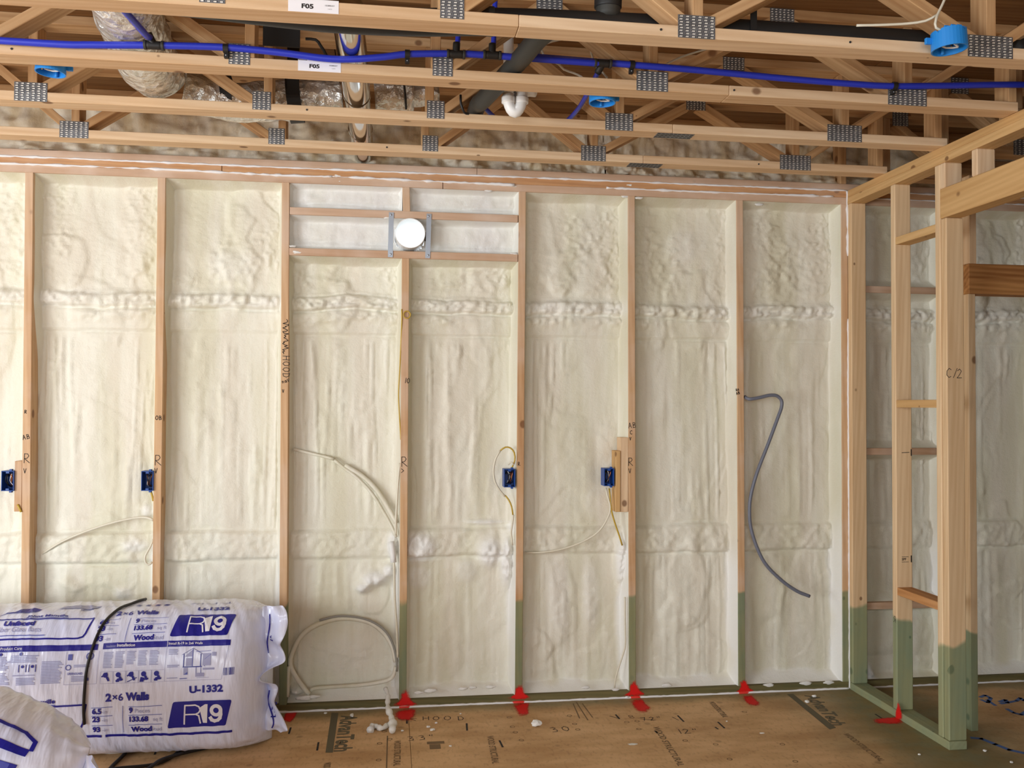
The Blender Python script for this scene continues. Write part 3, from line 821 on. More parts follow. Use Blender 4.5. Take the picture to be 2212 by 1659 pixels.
TX0, TX1 = -1.45, 4.302
CH = .0381; DP = .0889
BOT = [(-.585, 6), (.317, 6), (1.216, 4), (1.937, 4), (2.741, 6), (3.797, 8)]
TOPN = [(-.135, 5), (.767, 5), (2.339, 5), (3.268, 6)]
TLAB = {
    1: 'pine floor truss nearest the camera, cut by the top edge of the photo',
    2: 'pine floor truss with the blue water tubing clamped along its front',
    3: 'pine floor truss just behind the one carrying the blue tubing',
    4: 'pine floor truss next to the foam-sprayed rim, smallest of the free-standing ones',
    5: 'pine truss resting on the back wall plates against the rim foam'}
def web(t, a, b, y, mat=W_WEB):
    board(t, 'web', (a[0], y + DP / 2, a[1]), (b[0], y + DP / 2, b[1]), (0, 1, 0), DP - .002, .036, mat)
trusses = {}
for k in (1, 2, 3, 4, 5):
    y = TY[k]
    t = empty('floor_truss', ((TX0 + TX1) / 2, y + DP / 2, TOPZ), TLAB[k], 'truss', 'floor trusses under the deck')
    trusses[k] = t
    zb, zt = TOPZ + .0004, DECKZ - .0006
    rx = TX1 if k != 5 else 7.6
    ex = {1: 4.29, 2: 4.286, 3: 4.307, 4: 4.303, 5: 7.55}[k]
    joint = {1: 2.15, 2: 3.05, 3: 2.985, 4: 2.995, 5: 2.2}[k]
    boxb(t, 'bottom_chord', TX0, joint, y, y + DP, zb, zb + CH, W_PINE if k < 5 else W_PLATE2)
    boxb(t, 'bottom_chord', joint + .0015, ex, y, y + DP, zb, zb + CH, W_PINE if k < 5 else W_PLATE2)
    boxb(t, 'top_chord', TX0, ex, y, y + DP, zt - CH, zt, W_WEB)
    lo, hi = zb + CH + .012, zt - CH - .012
    bx = [b for b, _ in BOT]
    if k < 5:
        for a, b in ((-.56, -.16), (-.02, .292), (.342, .742), (.792, 1.19), (1.965, 2.314), (2.364, 2.715), (2.767, 3.243), (3.293, 3.77)):
            up = (a, b) in ((-.56, -.16), (.342, .742), (1.965, 2.314), (2.767, 3.243))
            web(t, (a, lo - .006 if up else hi + .006), (b, hi + .006 if up else lo - .006), y)
        web(t, (3.83, lo - .006), (4.24, hi + .006), y)
        for x in (.322, 1.242, 1.912, 2.747, 3.803): web(t, (x, lo - .011), (x, hi + .011), y)
    web(t, (4.262, lo - .011), (4.262, hi + .011), y)
    if k < 5:
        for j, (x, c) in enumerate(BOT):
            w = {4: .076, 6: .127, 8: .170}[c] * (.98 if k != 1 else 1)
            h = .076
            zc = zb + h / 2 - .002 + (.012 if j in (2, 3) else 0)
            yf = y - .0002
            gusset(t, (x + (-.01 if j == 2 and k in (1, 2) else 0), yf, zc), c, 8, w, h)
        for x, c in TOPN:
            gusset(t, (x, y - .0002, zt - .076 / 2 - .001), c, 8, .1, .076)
    # splice plate under the chord
    if k in (3, 4, 2):
        gusset(t, (joint + .02, y + DP / 2, zb - .0002), 9, 3, .17, .07, Matrix.Rotation(math.radians(90), 4, 'X')) if k > 2 else None
for k, x in ((1, 1.508), (2, 1.489)):
    t = trusses[k]; y = TY[k] - .0004
    lb = boxb(t, 'paper_label', x - .0765, x + .0765, y - .0006, y, TOPZ + .001, TOPZ + .042, PAPER, 0)
    lb['label'] = 'white paper label printed F05'
    fl = Flat()
    fl.text('F05', -.036, .012, h=.0135, w=.036, bold=.04)
    fn = lambda u, v, x=x, y=y: V((x + u, y - .0011, TOPZ + .001 + v))
    fl.build('label_lettering', fn, INK, lb)['kind'] = 'stuff'
    fl = Flat(); fl.text('1552805.017', .035, .022, h=.004, bold=.01); fl.text('1 of 15', .044, .012, h=.0032)
    fl.line([(-.074, .039), (-.045, .039)], .0018)
    fl.build('label_fine_print', fn, INK, lb)['kind'] = 'stuff'
# dark marks of nails and pitch on the chords come with the wood material; a few driven nails are modelled
for k, xs in ((1, (2.62, 3.28)), (2, (.44, 3.07)), (3, (1.40,)), (4, (1.73, 3.6))):
    for x in xs:
        bm = bmesh.new(); bmesh.ops.create_cone(bm, cap_ends=True, segments=8, radius1=.004, radius2=.004, depth=.003)
        bm_ob('nail_head', bm, SLOT, trusses[k], Matrix.Translation((x, TY[k] - .001, TOPZ + .02)) @ Matrix.Rotation(math.pi / 2, 4, 'X'))

# trusses of the next span, beyond the partition
for k, y in enumerate((-.30, -.79, -1.28)):
    t = empty('floor_truss', (5.9, y + DP / 2, TOPZ), ('pine truss of the right-hand span closest to the back wall', 'pine truss of the right-hand span above the short header', 'pine truss of the right-hand span nearest the camera')[k], 'truss', 'floor trusses right of the partition')
    zb, zt = TOPZ + .0004, DECKZ - .0006
    boxb(t, 'bottom_chord', 4.318, 7.6, y, y + DP, zb, zb + CH, W_WEB)
    boxb(t, 'top_chord', 4.318, 7.6, y, y + DP, zt - CH, zt, W_WEB)
    lo, hi = zb + CH + .001, zt - CH - .001
    web(t, (4.345, lo), (4.345, hi), y); 
    web(t, (4.40, hi - .02), (4.72, lo + .02), y); web(t, (4.80, lo + .02), (5.2, hi - .02), y)
    web(t, (5.26, hi - .02), (5.66, lo + .02), y); web(t, (5.75, lo + .02), (6.2, hi - .02), y)
    gusset(t, (4.42, y - .0002, zt - .04), 5, 8, .09, .076); gusset(t, (4.76, y - .0002, zb + .036), 6, 8, .127, .076)
    gusset(t, (5.23, y - .0002, zt - .04), 5, 8, .1, .076)
    gusset(t, (5.7, y - .0002, zb + .036), 6, 8, .127, .076)

# ================================================================ pipes and ducts between the trusses
PY = -1.372
main = [(-.9, PY, 2.83), (0, PY, 2.812)] + [P(a, b, Y=PY) for a, b in ((100, 94), (200, 97), (330, 98), (480, 102), (600, 113), (700, 126), (760, 128), (830, 123), (880, 117), (980, 116), (1050, 119), (1296, 137), (1365, 140), (1500, 151), (1700, 170), (1850, 182), (1930, 186), (2050, 185), (2212, 183))] + [(4.9, PY + .02, 2.90)]
main.insert(14, V((2.225, -1.30, 2.893)))
wp = empty('water_pipe', (1.7, PY, 2.80), 'long blue plastic water tubing strung along the second truss with black tees', 'pipe')
tube('main_tube', main, .0125, BLUEPEX, wp, 12)
def tee(px, py, dirv):
    c = P(px, py, Y=PY)
    ft = tube('tee_fitting', [c + V((-.032, 0, 0)), c + V((.032, 0, 0))], .0148, BLACK, wp, 12)
    for s in (-1, 1): tube('crimp_ring', [c + V((s * .025, 0, 0)), c + V((s * .034, 0, 0))], .0168, DKGREY, ft, 12)
    d = V(dirv).normalized()
    tube('tee_branch', [c, c + d * .042], .0135, BLACK, ft, 12)
    return c + d * .03
c = tee(333, 98, (-.5, -.2, 1)); tube('branch_tube', [c, P(318, 78, Z=2.829), P(300, 58, Z=2.829), P(275, 30, Z=2.829), P(250, 4, Z=2.829), P(215, -35, Z=2.829)], .0115, BLUEPEX, wp, 10)
c = tee(985, 117, (.05, 0, 1)); tube('branch_tube', [c, P(988, 95, Y=PY), P(990, 70, Y=PY), P(992, 40, Y=PY), (2.0, PY, 3.09)], .0098, BLUEPEX, wp, 10)
c = tee(1063, 119, (.02, 0, 1)); tube('branch_tube', [c, P(1066, 95, Y=PY), P(1067, 70, Y=PY), (2.13, PY, 3.09)], .0098, BLUEPEX, wp, 10)
c = tee(1302, 137, (-.25, .6, -.5)); tube('branch_tube', [c, P(1296, 148, Y=-1.30), P(1285, 170, Y=-1.2), P(1270, 200, Y=-1.05), P(1254, 228, Y=-.88), P(1240, 246, Y=-.76), P(1226, 260, Y=-.69), P(1215, 270, Y=-.62)], .0098, BLUEPEX, wp, 10)
tube('branch_tube', [P(1036, 218, Y=-.82), P(1046, 231, Y=-.79), P(1058, 244, Y=-.75), P(1068, 253, Y=-.70), P(1080, 262, Y=-.62)], .0098, BLUEPEX, wp, 10)
for px, py in ((488, 105), (880, 117), (1365, 140), (1932, 186)):
    c = P(px, py, Y=PY)
    cl = ring_tube('pipe_clamp', c + V((-.009, 0, 0)), c + V((.009, 0, 0)), .0162, .0127, BLACK, wp, 14)
    boxb(cl, 'clamp_tab', c.x - .008, c.x + .008, PY + .004, PY + .0205, c.z - .03, c.z - .013, BLACK, .001)
    bm = bmesh.new(); bmesh.ops.create_uvsphere(bm, u_segments=8, v_segments=6, radius=.003)
    bm_ob('clamp_nail', bm, ZINC, cl, Matrix.Translation((c.x, PY + .0035, c.z - .022)), True)

# dark grey insulated waste pipe sloping down away from the camera, ending in an elbow that turns up
dp = tube('waste_pipe', [(2.30, -1.642, 2.866), (2.262, -1.55, 2.858), (2.235, -1.43, 2.850), (2.207, -1.29, 2.848), (2.165, -1.10, 2.842), (2.134, -.965, 2.838), (2.125, -.925, 2.838), (2.120, -.88, 2.847), (2.118, -.80, 2.853), (2.117, -.68, 2.855)], .0365, DKGREY, None, 18)
tag(base_origin(dp), 'dark grey waste pipe slanting down across the trusses with a rounded lower end', 'pipe')
# black horizontal drain behind the nearest truss
YB = -1.69
bp = empty('drain_pipe', (2.4, YB, 2.80), 'thick black drain pipe lying along the back of the nearest truss', 'pipe')
tube('pipe_body', [(.9, YB + .02, 2.862), P(620, 30, Y=YB), P(750, 42, Y=YB), P(900, 48, Y=YB), P(1100, 48, Y=YB), P(1400, 60, Y=YB), P(1700, 77, Y=YB), P(1960, 92, Y=YB), P(2008, 96, Y=YB)], .045, BLACK, bp, 18)
c = P(1313, 52, Y=YB)
tube('vertical_branch', [c + V((0, -.0, .02)), c + V((0, -.01, .1)), c + V((-.005, -.02, .2)), (c.x, YB - .03, 3.118)], .042, DKGREY, bp, 16)
tube('coupling_collar', [P(1052, 46, Y=YB), P(1066, 47, Y=YB)], .048, DKGREY, bp, 18)
tube('riser_collar', [c + V((0, 0, .055)), c + V((0, -.004, .085))], .047, BLACK, bp, 18)
for px in (1616,):
    c = P(px, 72, Y=YB)
    boxb(bp, 'hanger_strap', c.x - .012, c.x + .012, YB - .049, YB - .046, c.z - .02, 3.118, BLACK, .0005)
bp2 = tube('drain_pipe', [P(2196, 92, Y=-1.69), (4.1, -1.69, 2.865), (4.9, -1.68, 2.89)], .04, BLACK, None, 16)
tag(base_origin(bp2), 'short black drain pipe at the right edge behind the big steel gusset', 'pipe')

# silver metal duct running toward the back wall
md = empty('metal_duct', (1.6, -.8, 2.8), 'smooth shiny galvanised round duct running back through the trusses to the wall', 'duct')
tube('duct_section', [(1.600, -1.62, 2.886), (1.602, -1.2, 2.880), (1.604, -.82, 2.876)], .0562, DUCT, md, 32)
tube('duct_section', [(1.604, -.83, 2.876), (1.605, -.4, 2.872), (1.606, .06, 2.868)], .0545, DUCT, md, 32)
for y in (-.835, -.36): tube('crimped_joint', [(1.604, y, 2.876), (1.604, y + .012, 2.8755)], .0585, DUCT, md, 32)

def flex(name, pts, r, seed, parent, amp=.07, squash=.9):
    p = spline(pts, .012); v, f = tube_geo(p, 1.0, 40, True)
    rs = np.random.RandomState(seed); out = []
    n = len(p)
    A = np.arange(n)[:, None] * np.ones((1, 40)); B = np.ones((n, 1)) * np.arange(40)[None, :]
    th = B / 40 * 2 * np.pi
    nz = fbm(A * .012 + 5, np.cos(th) * .25 + 1, 14, 9, seed, 3) + fbm(A * .012 + 9, np.sin(th) * .25 + 2, 22, 12, seed + 5, 2) - 1.0
    rr = r * (1 + amp * 2.2 * nz + .02 * np.sin(A * .55))
    for i in range(n):
        for k in range(40):
            d = v[i * 40 + k] - p[i]
            q = p[i] + d * float(rr[i, k]); 
            out.append(q)
    return mesh_ob(name, out, f, FOIL, parent, None, True)
da = empty('flexible_duct', (.8, -1.2, 2.8), 'fat crinkled silver foil duct coming down at the upper left behind the blue tubing', 'duct')
flex('foil_jacket', [(.86, -1.62, 2.985), (.82, -1.36, 2.955), (.79, -1.1, 2.945), (.775, -.95, 2.94), (.785, -.80, 2.938)], .118, 3, da, .05)
db = empty('flexible_duct', (1.4, -.62, 2.78), 'crinkled silver foil duct lying crosswise behind the third truss, strapped in black', 'duct')
flex('foil_jacket', [(.86, -.655, 2.915), (.96, -.63, 2.90), (1.08, -.615, 2.885), (1.22, -.61, 2.90), (1.40, -.61, 2.925), (1.532, -.61, 2.938)], .086, 5, db, .06)
dc = empty('flexible_duct', (1.8, -.6, 2.85), 'short crinkled foil duct stub on the right side of the metal duct', 'duct')
flex('foil_jacket', [(1.675, -.61, 2.945), (1.76, -.61, 2.952), (1.84, -.602, 2.958)], .082, 8, dc, .06)
flex('foil_cuff', [(1.82, -.60, 2.965), (1.88, -.59, 2.975), (1.96, -.585, 2.985)], .055, 6, dc, .08)
for x, s in ((1.325, .03), (1.04, .022)):
    ring_tube('hanger_strap', (x - s, -.612, 2.905), (x + s, -.612, 2.912), .098, .0955, BLACK, db, 32)
boxb(db, 'strap_tail', 1.30, 1.352, -.712, -.709, 2.90, 3.115, BLACK, .0005)
tube('cable_tie', [(1.79, -.61, 3.04), (1.80, -.70, 3.0), (1.81, -.705, 2.93), (1.815, -.66, 2.88)], .005, BLACK, dc, 6)
# black box and bent rod seen high between the webs
bb = empty('duct_hanger', (1.33, -1.0, 2.98), 'black sheet hanger with a bent rod left of the metal duct', 'hanger')
boxb(bb, 'hanger_sheet', 1.24, 1.385, -1.02, -1.015, 2.985, 3.085, BLACK, .001)
tube('bent_rod', [P(660, 84, Y=-1.12), P(682, 86, Y=-1.12), P(692, 98, Y=-1.12), P(706, 122, Y=-1.12), P(708, 150, Y=-1.12)], .006, BLACK, bb, 8)
# plumbing trap
tr = empty('plumbing_trap', (2.24, -1.1, 2.73), 'white plastic plumbing trap hanging between the second and third truss', 'trap')
a, b, c2 = P(1098, 200, Y=-1.06), P(1112, 236, Y=-1.06), P(1127, 205, Y=-1.06)
z0 = 2.755
tube('trap_bend', [(a.x, -1.06, 2.83), (a.x, -1.06, 2.80), (a.x + .012, -1.06, z0 + .012), ((a.x + c2.x) / 2, -1.06, z0), (c2.x - .012, -1.06, z0 + .014), (c2.x, -1.06, 2.80), (c2.x + .004, -1.055, 2.835), (c2.x + .02, -1.05, 2.85), (c2.x + .06, -1.04, 2.853)], .0225, WHITE, tr, 18)
tube('trap_inlet', [(a.x, -1.06, 2.80), (a.x, -1.06, 3.1)], .021, WHITE, tr, 18)
tube('union_nut', [(a.x, -1.06, 2.792), (a.x, -1.06, 2.818)], .0275, WHITE, tr, 12)
tube('union_nut', [(c2.x, -1.06, 2.795), (c2.x + .001, -1.06, 2.818)], .0275, WHITE, tr, 12)

# ---- round blue ceiling boxes
def ceiling_box(c, r, h, label, tilt=0, nail_dir=-1, wires=True):
    o = empty('ceiling_box', c, label, 'box', 'round blue ceiling boxes')
    c = V(c)
    seg = 32; vs = []; fs = []
    R = Matrix.Rotation(tilt, 3, 'Y')
    prof = ((r * .97, h), (r, 0), (r * .92, 0), (r * .90, h - .004))
    for rr, z in prof:
        for k in range(seg):
            q = 2 * math.pi * k / seg
            hh = z
            if rr == r * .97 and k % 8 in (2,): hh = z - .012
            vs.append(c + R @ V((rr * math.cos(q), rr * math.sin(q), hh)))
    for j in range(3):
        for k in range(seg):
            k2 = (k + 1) % seg; fs.append((j * seg + k, j * seg + k2, (j + 1) * seg + k2, (j + 1) * seg + k))
    fs.append(tuple(3 * seg + k for k in range(seg)))
    mesh_ob('box_shell', vs, fs, BOXBLUE, o)
    for s in (-1, 1):
        tube('screw_post', [c + R @ V((s * r * .1, .8 * r * s, .002)), c + R @ V((s * r * .1, .8 * r * s, h * .7))], .006, BOXBLUE, o, 8)
    for k in range(5):
        q = -2.4 + k * .5
        boxb(o, 'knockout_tab', c.x + r * .7 * math.cos(q) - .008, c.x + r * .7 * math.cos(q) + .008, c.y + r * .7 * math.sin(q) - .003, c.y + r * .7 * math.sin(q) + .003, c.z + h - .006, c.z + h + .008, BOXBLUE, .001)
    boxb(o, 'nail_bracket', c.x + nail_dir * (r - .002) - (.022 if nail_dir < 0 else 0), c.x + nail_dir * (r - .002) + (.022 if nail_dir > 0 else 0), c.y + r * .2, c.y + r * .2 + .012, c.z + h * .35, c.z + h * .7, BOXBLUE, .002)
    if wires:
        tube('wire', [c + V((-.02, 0, h - .01)), c + V((.01, -.015, .014)), c + V((.03, .0, .012)), c + V((.0, .02, .016)), c + V((-.025, .01, .02))], .0035, WHITE, o, 6)
        tube('wire', [c + V((.0, .01, h - .01)), c + V((-.02, -.01, .02)), c + V((-.03, .0, .014))], .003, CABLE_Y, o, 6)
        tube('wire', [c + V((.01, .01, h - .01)), c + V((.02, .015, .02)), c + V((-.005, -.012, .016))], .0025, WIREBK, o, 6)
    return o
b0 = P(2052, 100, Y=-1.905)
ceiling_box((b0.x, -1.903, b0.z - .012), .057, .062, 'bright blue round box with white cable beside the large gusset at the upper right', -.06)
b1 = P(109, 157, Y=-1.20); ceiling_box((b1.x, -1.20, b1.z - .002), .052, .05, 'bright blue round box holding looped white wire at the upper left', .05, 1)
b2 = P(1301, 222, Y=-1.20); ceiling_box((b2.x, -1.20, b2.z - .002), .053, .05, 'bright blue round box with a yellow wire near the middle of the ceiling', .0, 1)

# ---- loose white cables in the ceiling
def cable(pts, r, mat, label, cat='cable', name='electrical_cable', seg=8, group=None):
    o = tube(name, pts, r, mat, None, seg)
    return tag(base_origin(o), label, cat, group)
cable([P(2047, 70, Y=-1.90), P(2022, 60, Y=-1.90), P(2022, 42, Y=-1.90), P(2027, 28, Y=-1.89), P(2042, -5, Y=-1.88), P(2060, -60, Y=-1.87)], .0045, CABLE_W, 'white cable dropping into the upper right blue round box')
cable([P(2024, 32, Y=-1.885), P(2000, 45, Y=-1.87), P(1960, 51, Y=-1.85), P(1900, 54, Y=-1.83), P(1850, 55, Y=-1.81)], .0045, CABLE_W, 'white cable tied off sideways in front of the black drain pipe')
cable([P(1312, 168, Y=-1.2), P(1296, 150, Y=-1.19), P(1285, 140, Y=-1.18), P(1275, 105, Y=-1.15)], .0045, CABLE_W, 'short white cable beside the blue tubing drop')
cable([P(1270, 180, Y=-1.2), P(1256, 166, Y=-1.2), P(1240, 158, Y=-1.2), P(1218, 150, Y=-1.2), P(1206, 138, Y=-1.2), P(1180, 125, Y=-1.15), P(1170, 105, Y=-1.1), P(1185, 92, Y=-1.05), P(1235, 80, Y=-1.0)], .0045, CABLE_W, 'curling white cable right of the dark grey waste pipe')
cable([P(1440, 138, Y=-1.15), P(1475, 122, Y=-1.12), P(1520, 108, Y=-1.08), P(1560, 98, Y=-1.05)], .004, CABLE_W, 'thin white cable across a truss web above the blue tubing')
cable([P(995, 205, Y=-.98), P(996, 225, Y=-.98), P(1003, 243, Y=-.97), P(1012, 246, Y=-.95)], .005, BLACKC, 'thin black cable hanging left of the grey pipe elbow')

# ================================================================ electrical boxes and cables on the wall
def outlet_box(px, py, label, stud_side=1, w=.058, h=.098):
    c = P(px, py, Y=-.012)
    o = empty('electrical_box', (c.x, .02, c.z - h / 2), label, 'box', 'blue electrical boxes on the studs')
    y0, y1, t = -.012, .06, .004
    fr = []
    for a, b, e, f in ((-w / 2, -w / 2 + t, -h / 2, h / 2), (w / 2 - t, w / 2, -h / 2, h / 2), (-w / 2 + t, w / 2 - t, h / 2 - t, h / 2), (-w / 2 + t, w / 2 - t, -h / 2, -h / 2 + t)):
        boxb(o, 'box_side', c.x + a, c.x + b, y0, y1, c.z + e, c.z + f, ELBLUE, .001)
    boxb(o, 'box_back', c.x - w / 2 + t, c.x + w / 2 - t, y1 - t, y1, c.z - h / 2 + t, c.z + h / 2 - t, ELBLUE, 0)
    for s in (-1, 1):
        ob = boxb(o, 'screw_ear', c.x - .008, c.x + .008, y0 - .001, y0 + .012, c.z + s * (h / 2 - .008) - .005, c.z + s * (h / 2 - .008) + .005, ELBLUE, .001)
        boxb(o, 'nail_guide', c.x + stud_side * w * .22 - .006, c.x + stud_side * w * .22 + .006, y0 + .002, y0 + .02, c.z + s * (h / 2 + .004) - .004, c.z + s * (h / 2 + .004) + .004, ELBLUE, .001)
    rs = random.Random(int(px))
    for k in range(6):
        x = c.x + rs.uniform(-.014, .016); m = (WIREBK, WIREBK, COPPER, WHITE, WIREBK, COPPER)[k]
        tube('wire', [(x, y1 - t - .004, c.z - .034), (x + rs.uniform(-.008, .008), y0 + .03, c.z - .02), (x + rs.uniform(-.01, .01), y0 + .014 + .004 * k, c.z + rs.uniform(-.01, .015)), (x + rs.uniform(-.01, .01), y0 + .02, c.z + .034), (x + rs.uniform(-.006, .006), y0 + .045, c.z + .02)], .0021, m, o, 6)
    return o
outlet_box(16, 1039, 'blue electrical box at the left edge of the photo beside a scrap block')
outlet_box(318, 1039, 'blue electrical box on the second stud from the left')
outlet_box(1101, 1033, 'blue electrical box under a looping yellow cable on the middle stud', 1, .060, .096)
outlet_box(1316, 1031, 'blue electrical box mounted on two stacked scrap blocks', 1, .056, .094)
# scrap blocks that carry two of the boxes
def block(x0p, x1p, ya, yb, y0, y1, label, mat=W_PINE):
    a, b = P(x0p, ya, Y=y0), P(x1p, yb, Y=y0)
    o = boxb(None, 'mounting_block', a.x, b.x, y0, y1, b.z, a.z, mat)
    return tag(o, label, 'block')
block(32, 46, 996, 1105, .001, .09, 'short pine block next to the leftmost blue electrical box', W_STUD)
block(1330, 1340, 974, 1106, -.006, .08, 'shorter outer pine block touching the right-hand blue electrical box', W_HEAD)
block(1340.5, 1357, 945, 1106, .002, .08, 'longer inner pine block nailed against the stud right of the blue box', W_PINE)

CG = 'cables stapled in the stud bays'
YF = .012
cable([P(92, 1196, Y=.07), P(130, 1172, Y=.055), P(180, 1150, Y=.045), P(240, 1130, Y=.04), P(290, 1119, Y=.038), P(318, 1118, Y=.03), P(331, 1124, Y=.02)], .0058, CABLE_W, 'cream cable rising diagonally across the leftmost full stud bay')
cable([P(331, 1165, Y=.025), P(324, 1182, Y=.02), P(314, 1200, Y=.02), P(314, 1214, Y=.02), P(321, 1220, Y=.02), P(329, 1214, Y=.025)], .0052, CABLE_W, 'small hanging cream cable loop left of the second stud')
cable([P(326, 1062, Y=.03), P(329, 1072, Y=.03), P(331, 1082, Y=.035)], .005, CABLE_Y, 'short yellow cable end under the box on the second stud')
cable([P(38, 1090, Y=-.002), P(42, 1098, Y=-.004), P(46, 1106, Y=-.002)], .0055, CABLE_Y, 'short yellow cable end under the leftmost scrap block')
# coil and long yellow cable beside the vent stud
co = P(879, 680, Y=-.006)
cable([(co.x + .016 * math.cos(q) * (1 + .05 * k / 10), -.006 - .0012 * k / 4, co.z + .019 * math.sin(q)) for k in range(0, 30) for q in (k * .45,)], .0032, CABLE_Y, 'small yellow cable coil nailed to the stud below the vent', seg=6)
cable([P(868, 668, Y=.0), P(868, 690, Y=-.002), P(866.5, 730, Y=.004), P(864, 790, Y=.006), P(861, 850, Y=.008), P(863, 900, Y=.008), P(866, 950, Y=.008)], .0036, CABLE_Y, 'thin yellow cable running down the left edge of the stud under the vent')
cable([P(864, 1000, Y=.008), P(860, 1040, Y=.006), P(857, 1090, Y=.006), P(855, 1130, Y=.01), P(855, 1156, Y=.014)], .0058, CABLE_W, 'white cable below the thin yellow one on the left edge of the vent stud')
cable([P(851, 1212, Y=.012), P(852, 1260, Y=.008), P(853, 1300, Y=.008), P(857, 1360, Y=.006), P(859, 1420, Y=.006)], .0062, CABLE_W, 'cream cable dropping along the vent stud to the floor coil')
cable([P(1106, 1010, Y=-.002), P(1112, 995, Y=-.006), P(1111, 978, Y=-.01), P(1103, 968, Y=-.012), P(1092, 966, Y=-.012), P(1081, 973, Y=-.01)], .0042, CABLE_Y, 'yellow cable arching over the middle blue electrical box')
cable([P(1081, 973, Y=-.01), P(1071, 990, Y=-.008), P(1066, 1015, Y=-.004), P(1069, 1040, Y=0), P(1080, 1060, Y=.004), P(1091, 1072, Y=.008)], .0052, CABLE_W, 'white cable curving down left of the middle blue electrical box')
cable([P(1091, 1070, Y=.008), P(1099, 1080, Y=.006), P(1105, 1094, Y=.004), P(1108, 1112, Y=.006)], .0042, CABLE_Y, 'yellow cable curving back to the stud under the middle blue box')
cable([P(1109, 1112, Y=.006), P(1107, 1130, Y=.006), P(1104, 1150, Y=.008), P(1107, 1178, Y=.01)], .005, CABLE_W, 'white cable tail going into the foam under the middle blue box')
cable([P(1098, 1004, Y=-.004), P(1104, 998, Y=-.012), P(1110, 1004, Y=-.012)], .004, CABLE_W, 'tiny white cable arch on top of the middle blue box')
cable([P(1309, 1054, Y=.02), P(1312, 1070, Y=.008), P(1317, 1088, Y=.0), P(1318, 1102, Y=-.002), P(1313, 1118, Y=.0), P(1300, 1140, Y=.01), P(1282, 1157, Y=.02), P(1250, 1174, Y=.035), P(1210, 1187, Y=.05), P(1170, 1193, Y=.062), P(1134, 1194, Y=.075)], .0048, CABLE_W, 'thin cream cable sweeping from the right-hand blue box down to the middle stud')
cable([P(1316, 1055, Y=.02), P(1318, 1075, Y=.006), P(1320, 1098, Y=-.002), P(1323, 1112, Y=0), P(1330, 1135, Y=.006), P(1338, 1158, Y=.008), P(1344, 1178, Y=.012)], .0045, CABLE_Y, 'yellowish cable dropping from the right-hand blue box to its stud')
cable([P(1350, 1290, Y=.006), P(1350, 1340, Y=.004), P(1351, 1390, Y=.004), P(1346, 1412, Y=.002), P(1337, 1440, Y=.002), P(1330, 1465, Y=.004), P(1327, 1486, Y=.008)], .0048, CABLE_W, 'white cable bending away from its stud down to the sole plate')
# grey conduit whip
gc = tube('conduit', [P(1609, 857, Y=.02), P(1618, 862, Y=-.01), P(1640, 859, Y=-.015), P(1662, 854, Y=-.02), P(1678, 855, Y=-.02), P(1688, 865, Y=-.02), P(1688, 880, Y=-.02), P(1680, 903, Y=-.02), P(1660, 957, Y=-.02), P(1635, 1022, Y=-.02), P(1622, 1070, Y=-.02), P(1619, 1105, Y=-.02), P(1622, 1140, Y=-.02), P(1635, 1182, Y=-.025), P(1655, 1220, Y=-.03), P(1690, 1255, Y=-.035), P(1722, 1277, Y=-.04), P(1749, 1288, Y=-.045)], .0095, CONDUIT, None, 12, .012)
tag(base_origin(gc), 'grey flexible conduit curving down out of the right-hand stud bay', 'conduit')
# cables buried under sprayed foam
def buried(pts, r, label, mat=FOAM): return cable(pts, r, mat, label, 'cable', 'foam_covered_cable', 8)
buried([P(634, 970, Y=.085), P(665, 978, Y=.08), P(700, 986, Y=.075), P(722, 992, Y=.07)], .008, 'foam-covered cable entering at the upper left of the arc under the vent bay')
buried([P(722, 994, Y=.072), P(745, 1012, Y=.07), P(775, 1035, Y=.065), P(805, 1068, Y=.058), P(828, 1105, Y=.05), P(846, 1138, Y=.035), P(856, 1160, Y=.02)], .0085, 'foam-covered cable arc swinging down to the vent stud')
buried([P(745, 1005, Y=.075), P(785, 1030, Y=.072), P(815, 1060, Y=.066), P(840, 1100, Y=.052), P(857, 1130, Y=.03)], .012, 'thicker foam-crusted outer arc above the other foam-covered cable')
buried([P(668, 1500, Y=.03), P(655, 1485, Y=.035), P(638, 1460, Y=.03), P(627, 1435, Y=.04), P(631, 1410, Y=.05), P(650, 1375, Y=.06), P(680, 1352, Y=.06), P(720, 1338, Y=.06), P(760, 1336, Y=.06), P(800, 1345, Y=.055), P(830, 1368, Y=.05), P(848, 1398, Y=.03), P(855, 1430, Y=.02)], .013, 'large foam-covered cable loop in the bay right of the insulation bag')
cable([P(690, 1340, Y=.052), P(730, 1331, Y=.05), P(775, 1334, Y=.048), P(810, 1346, Y=.042), P(835, 1366, Y=.034), P(850, 1395, Y=.016), P(857, 1430, Y=.004), P(857, 1450, Y=.004)], .006, GREYCAB, 'grey cable over the top of the foam-covered loop')
buried([P(855, 1440, Y=.01), P(846, 1465, Y=.02), P(815, 1475, Y=.035), P(770, 1481, Y=.045), P(720, 1484, Y=.05), P(680, 1487, Y=.055), P(671, 1492, Y=.055)], .010, 'foam-covered cable returning along the bottom of the loop bay')
buried([P(623, 1440, Y=.025), P(622, 1470, Y=.022), P(621, 1505, Y=.02)], .010, 'foam-crusted cable stub standing beside the insulation bag end')
buried([P(850, 1215, Y=.012), P(848, 1190, Y=.02), P(845, 1170, Y=.025)], .016, 'lump of foam around the cable left of the vent stud', FOAM_W)

